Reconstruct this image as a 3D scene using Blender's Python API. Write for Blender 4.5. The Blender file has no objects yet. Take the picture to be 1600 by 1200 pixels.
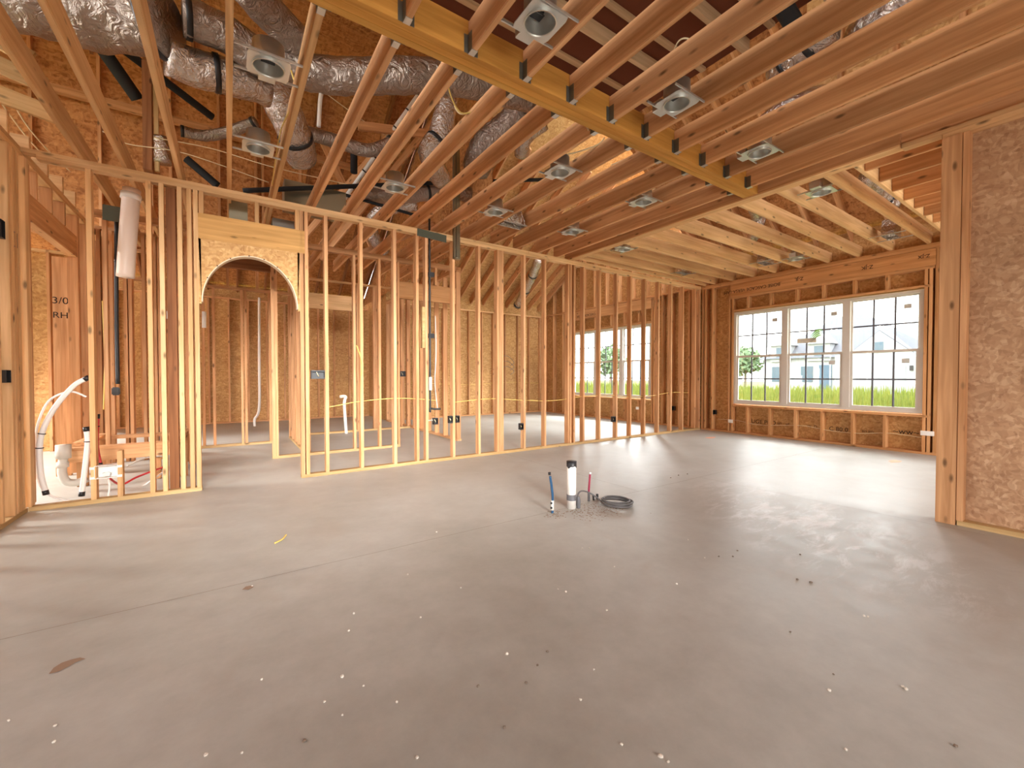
import bpy, bmesh, math, random
from mathutils import Vector, Matrix, noise

random.seed(7)
SC = bpy.context.scene
COL = SC.collection

# ------------------------------------------------------------------ camera
HC = 1.17
F = 656.06
YAW, PIT, ROL = math.radians(33.983), math.radians(-1.062), math.radians(-0.024)
FWD = Vector((math.sin(YAW)*math.cos(PIT), math.cos(YAW)*math.cos(PIT), math.sin(PIT)))
R0 = Vector((math.cos(YAW), -math.sin(YAW), 0))
U0 = R0.cross(FWD)
RT = R0*math.cos(ROL) + U0*math.sin(ROL)
UP = -R0*math.sin(ROL) + U0*math.cos(ROL)
cam_d = bpy.data.cameras.new('camera'); cam = bpy.data.objects.new('camera', cam_d); COL.objects.link(cam)
m = Matrix((RT, UP, -FWD)).transposed().to_4x4(); m.translation = (0, 0, HC)
cam.matrix_world = m
cam_d.sensor_fit = 'HORIZONTAL'; cam_d.sensor_width = 36.0; cam_d.lens = 36.0*F/1600.0
cam_d.clip_start = 0.05; cam_d.clip_end = 500
SC.camera = cam

def sight(x, y):
    return RT*((x-800)/F) - UP*((y-600)/F) + FWD
def at(x, y, axis, val):
    """where the surface axis=val of the house is met by the measured photo point"""
    d = sight(x, y); o = Vector((0, 0, HC)); t = (val-o[axis])/d[axis]
    return o + d*t

# ------------------------------------------------------------------ light and exposure
SC.view_settings.view_transform = 'Standard'; SC.view_settings.look = 'None'
SC.view_settings.gamma = 1.0; SC.view_settings.use_curve_mapping = False
SC.view_settings.exposure = 1.86
SC.cycles.use_denoising = True
SC.cycles.max_bounces = 10; SC.cycles.diffuse_bounces = 6; SC.cycles.transparent_max_bounces = 24
SC.cycles.sample_clamp_indirect = 6.0
W = bpy.data.worlds.new('overcast_sky'); SC.world = W; W.use_nodes = True
nt = W.node_tree; bg = nt.nodes['Background']
tc = nt.nodes.new('ShaderNodeTexCoord'); sp = nt.nodes.new('ShaderNodeSeparateXYZ'); rp = nt.nodes.new('ShaderNodeValToRGB')
nt.links.new(tc.outputs['Generated'], sp.inputs[0]); nt.links.new(sp.outputs['Z'], rp.inputs[0]); nt.links.new(rp.outputs[0], bg.inputs[0])
rp.color_ramp.elements[0].position = 0.0; rp.color_ramp.elements[0].color = (1.0, 0.985, 0.96, 1)
rp.color_ramp.elements[1].position = 0.8; rp.color_ramp.elements[1].color = (0.90, 0.94, 1.0, 1)
bg.inputs[1].default_value = 2.5
def daylight(name, loc, rot, sx, sy, power, col=(0.93, 0.97, 1.0), portal=False):
    l = bpy.data.lights.new(name, 'AREA'); l.shape = 'RECTANGLE'; l.size = sx; l.size_y = sy; l.energy = power; l.color = col
    if portal: l.cycles.is_portal = True
    o = bpy.data.objects.new(name, l); COL.objects.link(o); o.location = loc; o.rotation_euler = rot
    return o
HP = math.pi/2
# daylight that pours in through the open rear of the house, the bay's south opening and the west rooms
daylight('daylight_rear_opening', (1.4, -3.25, 1.05), (HP, 0, 0), 1.7, 2.0, 26, (1, .97, .93))
daylight('daylight_bay_opening', (6.7, -3.2, 1.6), (HP, 0, 0), 3.2, 2.6, 25, (1, .96, .88))
# added area lamps outside the windows, out of view, standing in for brighter sky
def aimed_fill(name, c, to, sx, sy, power, col=(.97, .98, 1.0)):
    d = (Vector(to)-Vector(c)).normalized(); o = daylight(name, c, (0, 0, 0), sx, sy, power, col); o.rotation_euler = d.to_track_quat('-Z', 'Y').to_euler(); return o
aimed_fill('fill_east_window', (12.4, 3.4, 4.3), (5.0, 3.2, .8), 4.2, 1.8, 60)
aimed_fill('fill_bedroom_window', (11.6, 8.1, 3.95), (5.0, 7.6, .6), 4.0, 1.4, 550)
aimed_fill('fill_west_window', (-8.5, 7.8, 3.7), (-1.5, 7.3, .2), 3.4, 2.0, 650, (1, .96, .90))
aimed_fill('fill_hall_window', (-4.9, 15.0, 3.5), (-2.2, 9.5, .3), 3.0, 1.8, 1100, (1, .96, .90))
rear = aimed_fill('fill_rear_high', (.9, -3.25, 2.70), (2.4, 5.0, .9), 5.6, .8, 46, (1, .98, .95)); rear.data.spread = math.radians(34)  # added fill lamp behind the camera; the rear wall has no transom
# the real openings in the shell, where the sky itself shines in
daylight('portal_west_window', (-5.03, 7.7, 1.5), (HP, 0, -HP), 3.2, 1.6, 1, portal=True)
daylight('portal_window_east', (8.80, 3.2, 1.53), (HP, 0, HP), 2.8, 1.9, 1, portal=True)
daylight('portal_window_bedroom', (8.80, 8.08, 1.55), (HP, 0, HP), 2.8, 1.9, 1, portal=True)
daylight('portal_attic_gable', (-5.5, 3.3, 4.3), (HP, 0, -HP), 5.0, 2.0, 1, portal=True)
daylight('portal_rear', (1.9, -4.2, 2.2), (HP, 0, 0), 13.5, 4.4, 1, portal=True)

# ------------------------------------------------------------------ materials
def mat(name):
    m = bpy.data.materials.new(name); m.use_nodes = True
    return m, m.node_tree, m.node_tree.nodes['Principled BSDF']
def N(nt, t, **kw):
    n = nt.nodes.new(t)
    for k, v in kw.items():
        if k.startswith('i_'): n.inputs[int(k[2:])].default_value = v
        else: setattr(n, k, v)
    return n
def ramp(nt, src, stops):
    r = nt.nodes.new('ShaderNodeValToRGB'); cr = r.color_ramp
    cr.elements[0].position, cr.elements[0].color = stops[0][0], (*stops[0][1], 1)
    cr.elements[1].position, cr.elements[1].color = stops[-1][0], (*stops[-1][1], 1)
    for p, c in stops[1:-1]:
        e = cr.elements.new(p); e.color = (*c, 1)
    nt.links.new(src, r.inputs[0]); return r.outputs[0]
def mix(nt, mode, fac, a, b):
    n = nt.nodes.new('ShaderNodeMix'); n.data_type = 'RGBA'; n.blend_type = mode
    for i, v in ((0, fac), (6, a), (7, b)):
        if hasattr(v, 'links') or hasattr(v, 'is_linked'): nt.links.new(v, n.inputs[i])
        else: n.inputs[i].default_value = v if i == 0 else (*v, 1)
    return n.outputs[2]
def plain(name, col, rough=0.6, metal=0.0, spec=0.5):
    m, nt, b = mat(name); b.inputs['Base Color'].default_value = (*col, 1); b.inputs['Roughness'].default_value = rough
    b.inputs['Metallic'].default_value = metal; b.inputs['Specular IOR Level'].default_value = spec
    return m
def wood(name, dark, light, knots=True, contrast=1.0, tint_lo=(.80, .74, .68), tint_hi=(1.1, 1.08, 1.05)):
    """sawn lumber, grain along the board's own x axis, tone differing from board to board"""
    m, nt, b = mat(name); L = nt.links
    tc = N(nt, 'ShaderNodeTexCoord'); oi = N(nt, 'ShaderNodeObjectInfo')
    off = N(nt, 'ShaderNodeVectorMath', operation='SCALE'); off.inputs[3].default_value = 37.0
    cmb = N(nt, 'ShaderNodeCombineXYZ')
    for i in range(3): L.new(oi.outputs['Random'], cmb.inputs[i])
    L.new(cmb.outputs[0], off.inputs[0])
    add = N(nt, 'ShaderNodeVectorMath', operation='ADD'); L.new(tc.outputs['Object'], add.inputs[0]); L.new(off.outputs[0], add.inputs[1])
    mp = N(nt, 'ShaderNodeMapping'); mp.inputs['Scale'].default_value = (1.3, 26, 26); L.new(add.outputs[0], mp.inputs[0])
    n1 = N(nt, 'ShaderNodeTexNoise'); n1.inputs['Scale'].default_value = 1.0; n1.inputs['Detail'].default_value = 5; n1.inputs['Distortion'].default_value = 0.6
    L.new(mp.outputs[0], n1.inputs['Vector'])
    c = ramp(nt, n1.outputs[0], [(0.30, dark), (0.72, light)])
    mp2 = N(nt, 'ShaderNodeMapping'); mp2.inputs['Scale'].default_value = (0.9, 3, 3); L.new(add.outputs[0], mp2.inputs[0])
    n2 = N(nt, 'ShaderNodeTexNoise'); n2.inputs['Scale'].default_value = 1.0; L.new(mp2.outputs[0], n2.inputs['Vector'])
    s = ramp(nt, n2.outputs[0], [(0.3, (.82, .78, .74)), (0.7, (1.08, 1.06, 1.03))])
    c = mix(nt, 'MULTIPLY', 1.0, c, s)
    t = ramp(nt, oi.outputs['Random'], [(0.0, tint_lo), (0.35, (1, .90, .80)), (0.7, (1, .97, .95)), (1.0, tint_hi)])
    c = mix(nt, 'MULTIPLY', 1.0, c, t)
    if knots:
        mp3 = N(nt, 'ShaderNodeMapping'); mp3.inputs['Scale'].default_value = (3.4, 9, 9); L.new(add.outputs[0], mp3.inputs[0])
        v = N(nt, 'ShaderNodeTexVoronoi'); v.inputs['Scale'].default_value = 1.0; L.new(mp3.outputs[0], v.inputs['Vector'])
        kf = ramp(nt, v.outputs['Distance'], [(0.06, (1, 1, 1)), (0.16, (0, 0, 0))])
        c = mix(nt, 'MIX', kf, c, tuple(x*.38 for x in dark))
    L.new(c, b.inputs['Base Color']); b.inputs['Roughness'].default_value = 0.72; b.inputs['Specular IOR Level'].default_value = 0.25
    bp = N(nt, 'ShaderNodeBump'); bp.inputs['Strength'].default_value = 0.25; bp.inputs['Distance'].default_value = 0.002
    L.new(n1.outputs[0], bp.inputs['Height']); L.new(bp.outputs[0], b.inputs['Normal'])
    return m
def osb(name, cols, sc=1.0):
    m, nt, b = mat(name); L = nt.links
    tc = N(nt, 'ShaderNodeTexCoord')
    nz = N(nt, 'ShaderNodeTexNoise'); nz.inputs['Scale'].default_value = 3.5*sc; L.new(tc.outputs['Object'], nz.inputs['Vector'])
    add = N(nt, 'ShaderNodeMix'); add.data_type = 'VECTOR'; add.factor_mode = 'UNIFORM'; add.inputs[0].default_value = 0.10
    L.new(tc.outputs['Object'], add.inputs[4]); L.new(nz.outputs[1], add.inputs[5])
    out = None
    for k, (rx, s) in enumerate((((0.5, .3, .2), (10, 34, 24)), ((1.2, .9, 1.0), (34, 12, 26)))):
        mp = N(nt, 'ShaderNodeMapping'); mp.inputs['Rotation'].default_value = rx; mp.inputs['Scale'].default_value = tuple(q*sc for q in s)
        L.new(add.outputs[1], mp.inputs[0])
        v = N(nt, 'ShaderNodeTexVoronoi'); v.inputs['Scale'].default_value = 1.0; L.new(mp.outputs[0], v.inputs['Vector'])
        sx = N(nt, 'ShaderNodeSeparateXYZ'); L.new(v.outputs['Color'], sx.inputs[0])
        c = ramp(nt, sx.outputs[0], cols)
        out = c if out is None else mix(nt, 'MIX', 0.5, out, c)
    n3 = N(nt, 'ShaderNodeTexNoise'); n3.inputs['Scale'].default_value = 1.1; L.new(tc.outputs['Object'], n3.inputs['Vector'])
    s = ramp(nt, n3.outputs[0], [(0.3, (.84, .80, .76)), (0.7, (1.06, 1.04, 1.0))])
    out = mix(nt, 'MULTIPLY', 1.0, out, s)
    L.new(out, b.inputs['Base Color']); b.inputs['Roughness'].default_value = 0.7; b.inputs['Specular IOR Level'].default_value = 0.3
    bp = N(nt, 'ShaderNodeBump'); bp.inputs['Strength'].default_value = 0.3; bp.inputs['Distance'].default_value = 0.003
    L.new(out, bp.inputs['Height']); L.new(bp.outputs[0], b.inputs['Normal'])
    return m
M = {}
M['stud'] = wood('fir_stud', (.52, .275, .13), (.78, .49, .275))
M['joist'] = wood('fir_joist', (.52, .275, .125), (.78, .48, .26))
M['pale'] = wood('pale_pine', (.60, .37, .175), (.82, .57, .32))
M['beige'] = wood('beige_board', (.52, .37, .22), (.68, .52, .34), knots=False)
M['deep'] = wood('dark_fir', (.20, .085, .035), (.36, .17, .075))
M['lvl'] = wood('laminated_beam', (.48, .24, .05), (.68, .37, .09), knots=False, tint_lo=(1, 1, 1), tint_hi=(1, 1, 1))
M['treated'] = wood('treated_pine', (.44, .30, .13), (.64, .47, .25))
M['header'] = wood('header_pine', (.52, .275, .115), (.74, .44, .22))
M['osb'] = osb('strand_board', [(0.0, (.40, .20, .07)), (.35, (.53, .30, .115)), (.7, (.60, .36, .145)), (1.0, (.72, .47, .22))], 1.5)
M['osb_grey'] = osb('right_wall_strand_board', [(0.0, (.36, .20, .115)), (.35, (.48, .29, .17)), (.7, (.54, .34, .205)), (1.0, (.66, .46, .30))], 1.7)  # greyer copy for the right wall, colour raised to offset its dim light
M['osb_deck'] = osb('roof_strand_board', [(0.0, (.28, .105, .035)), (.4, (.52, .235, .08)), (1.0, (.66, .35, .14))], 1.2)
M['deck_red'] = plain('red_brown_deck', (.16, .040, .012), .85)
M['galv'] = plain('galvanized_steel', (.60, .60, .57), .42, .9)
M['steel'] = plain('hanger_steel', (.55, .54, .50), .38, .9)
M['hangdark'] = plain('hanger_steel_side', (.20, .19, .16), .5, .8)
M['black'] = plain('black_plastic', (.012, .012, .014), .45)
M['blackfoam'] = plain('black_pipe_insulation', (.008, .008, .009), .8)
M['pvc'] = plain('white_pvc', (.86, .83, .78), .35)
M['pvcgrey'] = plain('dusty_pvc', (.55, .50, .43), .5)
M['hose'] = plain('white_hose', (.85, .83, .80), .4)
M['red'] = plain('red_pex', (.55, .03, .035), .35)
M['magenta'] = plain('crimson_pex', (.30, .02, .06), .35)
M['blue'] = plain('blue_pex', (.016, .075, .17), .4)
M['yellow'] = plain('yellow_cable', (.72, .52, .14), .5)
M['cream'] = plain('cream_cable', (.75, .62, .38), .5)
M['greytape'] = plain('grey_tape', (.13, .13, .14), .5)
M['greycable'] = plain('grey_cable', (.12, .115, .115), .45)
M['greyblue'] = plain('dull_steel_plate', (.10, .11, .08), .5, .6)
M['vinyl'] = plain('white_vinyl', (.66, .62, .56), .35)
M['muntin'] = plain('backlit_muntin_vinyl', (.13, .135, .16), .5)  # white vinyl coloured dark here to carry its backlit look
M['stack'] = plain('metal_stack', (.30, .28, .20), .3, .85)
M['orange'] = plain('orange_paint', (.85, .40, .25), .7)
M['stickgrey'] = plain('sticker_grey', (.62, .64, .62), .6)
M['stickgreen'] = plain('sticker_green', (.30, .72, .10), .6)
M['sticktan'] = plain('sticker_tan', (.78, .74, .58), .6)
M['ink'] = plain('ink', (.03, .015, .01), .8)
M['crumb'] = plain('pale_crumb', (.82, .78, .70), .7)
M['crumbdark'] = plain('dark_crumb', (.22, .17, .13), .8)
M['dirt'] = plain('red_dirt', (.30, .20, .135), .95)
M['siding'] = plain('white_siding', (.34, .345, .35), .7)
M['roofing'] = plain('grey_shingle', (.13, .135, .15), .9)
M['darkglass'] = plain('house_glass', (.06, .10, .13), .2)
M['bluedoor'] = plain('blue_door', (.07, .12, .17), .5)
M['road'] = plain('pale_road', (.12, .12, .115), .9)

FLC = (3.8-1.925, 1.5-4.45)     # the scuffed patch, measured from the slab's own origin
def make_floor():
    m, nt, b = mat('trowelled_concrete'); L = nt.links
    tc = N(nt, 'ShaderNodeTexCoord')
    n1 = N(nt, 'ShaderNodeTexNoise'); n1.inputs['Scale'].default_value = .55; n1.inputs['Detail'].default_value = 7; n1.inputs['Roughness'].default_value = .6
    n2 = N(nt, 'ShaderNodeTexNoise'); n2.inputs['Scale'].default_value = 6; n2.inputs['Detail'].default_value = 8; n2.inputs['Roughness'].default_value = .7
    n3 = N(nt, 'ShaderNodeTexNoise'); n3.inputs['Scale'].default_value = 1.4; n3.inputs['Detail'].default_value = 5; n3.inputs['Distortion'].default_value = 1.2
    for n in (n1, n2, n3): L.new(tc.outputs['Object'], n.inputs['Vector'])
    c = ramp(nt, n1.outputs[0], [(.3, (.375, .36, .32)), (.5, (.465, .455, .42)), (.7, (.53, .53, .50))])
    s = ramp(nt, n2.outputs[0], [(.3, (.88, .87, .86)), (.7, (1.06, 1.06, 1.05))])
    c = mix(nt, 'MULTIPLY', 1.0, c, s)
    d = ramp(nt, n3.outputs[0], [(.60, (0, 0, 0)), (.80, (.38, .38, .38))])
    c = mix(nt, 'MIX', d, c, (.38, .31, .25))
    # chalky scuffed patch in front of the bay
    sx = N(nt, 'ShaderNodeSeparateXYZ'); L.new(tc.outputs['Object'], sx.inputs[0])
    mp = N(nt, 'ShaderNodeMapping'); mp.inputs['Location'].default_value = (-FLC[0], -FLC[1], 0); L.new(tc.outputs['Object'], mp.inputs[0])
    mp0 = N(nt, 'ShaderNodeMapping'); mp0.inputs['Rotation'].default_value = (0, 0, -.92); L.new(mp.outputs[0], mp0.inputs[0])
    mp1 = N(nt, 'ShaderNodeMapping'); mp1.inputs['Scale'].default_value = (.62, 1.25, 0); L.new(mp0.outputs[0], mp1.inputs[0])
    ln = N(nt, 'ShaderNodeVectorMath', operation='LENGTH'); L.new(mp1.outputs[0], ln.inputs[0])
    msk = ramp(nt, ln.outputs['Value'], [(.35, (1, 1, 1)), (.95, (0, 0, 0))])
    n4 = N(nt, 'ShaderNodeTexNoise'); n4.inputs['Scale'].default_value = 5; n4.inputs['Detail'].default_value = 9; n4.inputs['Roughness'].default_value = .75; n4.inputs['Distortion'].default_value = .5
    mp4 = N(nt, 'ShaderNodeMapping'); mp4.inputs['Scale'].default_value = (.6, 1.5, 1); L.new(tc.outputs['Object'], mp4.inputs[0]); L.new(mp4.outputs[0], n4.inputs['Vector'])
    ch = ramp(nt, n4.outputs[0], [(.48, (0, 0, 0)), (.60, (.9, .9, .9))])
    ch = mix(nt, 'MULTIPLY', 1.0, ch, msk)
    c = mix(nt, 'MIX', ch, c, (.74, .74, .73))
    L.new(c, b.inputs['Base Color'])
    r = ramp(nt, n2.outputs[0], [(.3, (.36, .36, .36)), (.7, (.52, .52, .52))])
    L.new(r, b.inputs['Roughness']); b.inputs['Specular IOR Level'].default_value = .32
    n5 = N(nt, 'ShaderNodeTexNoise'); n5.inputs['Scale'].default_value = 9; n5.inputs['Detail'].default_value = 3
    mp5 = N(nt, 'ShaderNodeMapping'); mp5.inputs['Scale'].default_value = (.35, 1.3, 1); L.new(tc.outputs['Object'], mp5.inputs[0]); L.new(mp5.outputs[0], n5.inputs['Vector'])
    bp = N(nt, 'ShaderNodeBump'); bp.inputs['Strength'].default_value = .16; bp.inputs['Distance'].default_value = .010
    L.new(n5.outputs[0], bp.inputs['Height']); L.new(bp.outputs[0], b.inputs['Normal'])
    return m
M['floor'] = make_floor()
def make_foil(name, col, rough, bump=.8):
    m, nt, b = mat(name); L = nt.links
    tc = N(nt, 'ShaderNodeTexCoord')
    v = N(nt, 'ShaderNodeTexVoronoi'); v.inputs['Scale'].default_value = 16; v.distance = 'EUCLIDEAN'
    n = N(nt, 'ShaderNodeTexNoise'); n.inputs['Scale'].default_value = 11; n.inputs['Detail'].default_value = 6; n.inputs['Distortion'].default_value = 2.5
    L.new(tc.outputs['Object'], n.inputs['Vector']); L.new(n.outputs[1], v.inputs['Vector'])
    bp = N(nt, 'ShaderNodeBump'); bp.inputs['Strength'].default_value = bump; bp.inputs['Distance'].default_value = .03
    L.new(n.outputs[0], bp.inputs['Height']); L.new(bp.outputs[0], b.inputs['Normal'])
    b.inputs['Base Color'].default_value = (*col, 1); b.inputs['Metallic'].default_value = .92; b.inputs['Roughness'].default_value = rough
    return m
M['foil'] = make_foil('crinkled_foil', (.60, .54, .49), .2, 1.0)
M['foil_dull'] = make_foil('dusty_foil', (.36, .30, .26), .34, 1.0)
def make_glass():
    m = bpy.data.materials.new('window_glass'); m.use_nodes = True; nt = m.node_tree; nt.nodes.clear()
    o = N(nt, 'ShaderNodeOutputMaterial'); t = N(nt, 'ShaderNodeBsdfTransparent'); g = N(nt, 'ShaderNodeBsdfGlossy'); x = N(nt, 'ShaderNodeMixShader')
    t.inputs[0].default_value = (.95, .97, .96, 1); g.inputs['Roughness'].default_value = .02; x.inputs[0].default_value = .06
    nt.links.new(t.outputs[0], x.inputs[1]); nt.links.new(g.outputs[0], x.inputs[2]); nt.links.new(x.outputs[0], o.inputs[0])
    return m
M['glass'] = make_glass()
def make_noisy(name, a, b_, sc, rough=.9):
    m, nt, b = mat(name); tc = N(nt, 'ShaderNodeTexCoord'); n = N(nt, 'ShaderNodeTexNoise'); n.inputs['Scale'].default_value = sc; n.inputs['Detail'].default_value = 6
    nt.links.new(tc.outputs['Object'], n.inputs['Vector']); c = ramp(nt, n.outputs[0], [(.35, a), (.65, b_)]); nt.links.new(c, b.inputs['Base Color']); b.inputs['Roughness'].default_value = rough
    return m
M['grass'] = make_noisy('grass', (.085, .12, .012), (.13, .155, .02), 2)
M['blade'] = make_noisy('grass_blade', (.105, .145, .012), (.19, .215, .028), 1.5)
M['leaf'] = make_noisy('tree_leaf', (.12, .19, .10), (.19, .27, .14), 3)

# ------------------------------------------------------------------ building helpers
def tag(o, label=None, cat=None, group=None, kind=None):
    if label: o['label'] = label
    if cat: o['category'] = cat
    if group: o['group'] = group
    if kind: o['kind'] = kind
    return o
def link(name, me, m, parent=None, smooth=False):
    o = bpy.data.objects.new(name, me); COL.objects.link(o)
    if m is not None and not me.materials: me.materials.append(m)
    if smooth:
        for p in me.polygons: p.use_smooth = True
    if parent is not None:
        o.parent = parent; o.matrix_parent_inverse = parent.matrix_world.inverted()
    return o
def empty(name, loc):
    o = bpy.data.objects.new(name, None); COL.objects.link(o); o.location = loc; o.empty_display_size = .1
    o.matrix_world = Matrix.Translation(loc); return o
def bx(bm, x0, x1, y0, y1, z0, z1):
    vs = [bm.verts.new((x, y, z)) for x in (x0, x1) for y in (y0, y1) for z in (z0, z1)]
    for f in ((0, 1, 3, 2), (4, 6, 7, 5), (0, 4, 5, 1), (2, 3, 7, 6), (0, 2, 6, 4), (1, 5, 7, 3)): bm.faces.new([vs[i] for i in f])
def mesh_of(bm, name):
    bmesh.ops.recalc_face_normals(bm, faces=bm.faces); me = bpy.data.meshes.new(name); bm.to_mesh(me); bm.free(); return me
def box_obj(name, b, m, parent=None, bev=0.0):
    """box given in world numbers; origin at its base centre"""
    x0, x1, y0, y1, z0, z1 = b; c = Vector(((x0+x1)/2, (y0+y1)/2, z0)); bm = bmesh.new()
    bx(bm, x0-c.x, x1-c.x, y0-c.y, y1-c.y, 0, z1-z0)
    if bev: bmesh.ops.bevel(bm, geom=bm.edges[:], offset=bev, segments=2, affect='EDGES')
    me = mesh_of(bm, name); o = bpy.data.objects.new(name, me); COL.objects.link(o); me.materials.append(m)
    o.matrix_world = Matrix.Translation(c)
    if parent is not None:
        o.parent = parent; o.matrix_parent_inverse = parent.matrix_world.inverted()
    return o
_bc = {}
def board(name, p, q, w, h, m, parent=None, up=None, bev=.0025):
    """a length of lumber from p to q; w across, h along the 'up' side; local x runs with the grain"""
    p, q = Vector(p), Vector(q); L = (q-p).length; x = (q-p).normalized()
    if up is None: up = Vector((0, 0, 1)) if abs(x.z) < .9 else Vector((0, 1, 0))
    up = Vector(up); y = up.cross(x).normalized(); z = x.cross(y)
    key = (round(L, 3), round(w, 4), round(h, 4), m.name, bev)
    if key not in _bc:
        bm = bmesh.new(); bx(bm, 0, L, -w/2, w/2, -h/2, h/2)
        if bev: bmesh.ops.bevel(bm, geom=bm.edges[:], offset=bev, segments=2, affect='EDGES')
        me = mesh_of(bm, name); me.materials.append(m); _bc[key] = me
    o = bpy.data.objects.new(name, _bc[key]); COL.objects.link(o)
    mm = Matrix((x, y, z)).transposed().to_4x4(); mm.translation = p; o.matrix_world = mm
    if parent is not None:
        o.parent = parent; o.matrix_parent_inverse = parent.matrix_world.inverted()
    return o
def smooth_path(pts, n=8, closed=False):
    P = [Vector(p) for p in pts]
    if len(P) < 3: return P
    out = []
    for i in range(len(P)-1):
        a, b, c, d = P[max(i-1, 0)], P[i], P[i+1], P[min(i+2, len(P)-1)]
        for k in range(n):
            t = k/n; out.append(.5*((2*b)+(-a+c)*t+(2*a-5*b+4*c-d)*t*t+(-a+3*b-3*c+d)*t**3))
    out.append(P[-1]); return out
def tube_bm(bm, P, rad, seg=10, crinkle=0.0, ripple=0.0, caps=True, seed=0):
    """rad may be a number or a function of 0..1"""
    n = len(P); rings = []; prev = None
    for i, p in enumerate(P):
        d = (P[min(i+1, n-1)]-P[max(i-1, 0)]).normalized()
        if prev is None:
            a = Vector((0, 0, 1)) if abs(d.z) < .9 else Vector((1, 0, 0)); u = a.cross(d).normalized()
        else:
            u = (prev-d*prev.dot(d)).normalized()
        prev = u; v = d.cross(u); r = rad(i/(n-1)) if callable(rad) else rad
        ring = []
        for k in range(seg):
            a = 2*math.pi*k/seg; dirv = u*math.cos(a)+v*math.sin(a); rr = r
            if crinkle: rr *= 1+crinkle*noise.noise((p*7+dirv*1.6+Vector((seed, 0, 0))))+crinkle*.6*noise.noise(p*19+dirv*4+Vector((0, seed, 0)))
            if ripple: rr *= 1+ripple*math.sin(i*math.pi)
            ring.append(bm.verts.new(p+dirv*rr))
        rings.append(ring)
    for a, b in zip(rings, rings[1:]):
        for k in range(seg): bm.faces.new((a[k], a[(k+1) % seg], b[(k+1) % seg], b[k]))
    if caps: bm.faces.new(rings[0][::-1]); bm.faces.new(rings[-1])
def tube(name, pts, rad, m, parent=None, seg=10, n=8, smooth=True, **kw):
    P = smooth_path(pts, n) if n > 1 else [Vector(p) for p in pts]
    o0 = P[0].copy(); bm = bmesh.new(); tube_bm(bm, [p-o0 for p in P], rad, seg, **kw); me = mesh_of(bm, name); me.materials.append(m)
    if smooth:
        for p in me.polygons: p.use_smooth = True
    o = bpy.data.objects.new(name, me); COL.objects.link(o); o.matrix_world = Matrix.Translation(o0)
    if parent is not None:
        o.parent = parent; o.matrix_parent_inverse = parent.matrix_world.inverted()
    return o
ORD = 'first second third fourth fifth sixth seventh eighth ninth tenth eleventh twelfth thirteenth fourteenth fifteenth sixteenth seventeenth eighteenth nineteenth twentieth'.split()
ORD += ['twenty-'+o for o in ORD[:9]] + ['thirtieth'] + ['thirty-'+o for o in ORD[:9]]

HT = 3.125        # top of the wall plates = underside of the ceiling joists
T = .038          # thickness of two-by lumber
YP = 5.325        # long partition, face towards the camera
XW = 8.585        # window wall, inner face
XH = 4.72         # strand-board wall and its header

# ------------------------------------------------------------------ floor and ground
FX0, FX1, FY0, FY1 = -5.0, 8.85, -4.0, 12.9
fl = box_obj('floor', (FX0, FX1, FY0, FY1, -.30, 0), M['floor']); tag(fl, kind='structure')
# saw-cut joints in the slab (dark hairline strips let into the surface)
def joint(pts):
    for a, b in zip(pts, pts[1:]):
        yield a, b
jb = bmesh.new()
def strip(bm, p, q, w, z=.0015):
    p, q = Vector(p), Vector(q); d = (q-p).normalized(); s = Vector((-d.y, d.x))*w/2
    vs = [bm.verts.new((p.x+s.x, p.y+s.y, z)), bm.verts.new((p.x-s.x, p.y-s.y, z)), bm.verts.new((q.x-s.x, q.y-s.y, z)), bm.verts.new((q.x+s.x, q.y+s.y, z))]
    bm.faces.new(vs)
def wander(bm, a, b, w, n=40, amp=.006):
    a, b = Vector(a), Vector(b); prev = a
    for i in range(1, n+1):
        p = a.lerp(b, i/n); q = p + Vector((random.uniform(-amp, amp), random.uniform(-amp, amp))); strip(bm, prev, q, w); prev = q
wander(jb, (-4.9, 2.80), (8.5, 2.80), .004, 60, .003)
wander(jb, (3.44, 5.30), (3.44, 2.80), .004, 30, .003)
wander(jb, (4.50, 2.80), (4.60, .6), .004, 30, .003)
jm = mesh_of(jb, 'floor_joint'); M['joint'] = plain('joint_dirt', (.27, .22, .17), .9)
jo = link('floor_joint', jm, M['joint']); tag(jo, kind='structure')
jo.parent = fl; jo.matrix_parent_inverse = fl.matrix_world.inverted()

g = box_obj('ground', (-60, 120, -60, 120, -.42, -.32), M['grass']); tag(g, kind='structure')

# ------------------------------------------------------------------ stud walls
stud_n = {'n': 0}
def studs(axis, face, depth, pos, z0, z1, label, anchor, cat='stud', name='wall_stud', m=None, group=None, w=T, start=0):
    """upright studs of one wall: axis 'x' = the wall runs along X at Y=face; 'y' = runs along Y at X=face"""
    out = []
    for i, a in enumerate(pos):
        za, zb = (z0[i] if isinstance(z0, (list, tuple)) else z0), (z1[i] if isinstance(z1, (list, tuple)) else z1)
        mm = m or M['stud']
        if axis == 'x': o = board(name, (a, face+depth/2, za), (a, face+depth/2, zb), w, depth, mm, up=(0, 1, 0))
        else: o = board(name, (face+depth/2, a, za), (face+depth/2, a, zb), w, depth, mm, up=(1, 0, 0))
        tag(o, f'{ORD[i+start]} {label} {anchor}' if len(pos) > 1 or start else f'{label} {anchor}', cat, group)
        out.append(o)
    return out
def plate(axis, face, depth, a0, a1, z0, label, m=None, name='wall_plate', h=T, cat='plate'):
    mm = m or M['stud']
    if axis == 'x': o = board(name, (a0, face+depth/2, z0+h/2), (a1, face+depth/2, z0+h/2), depth, h, mm)
    else: o = board(name, (face+depth/2, a0, z0+h/2), (face+depth/2, a1, z0+h/2), depth, h, mm)
    return tag(o, label, cat)

D4, D6 = .089, .14
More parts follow.
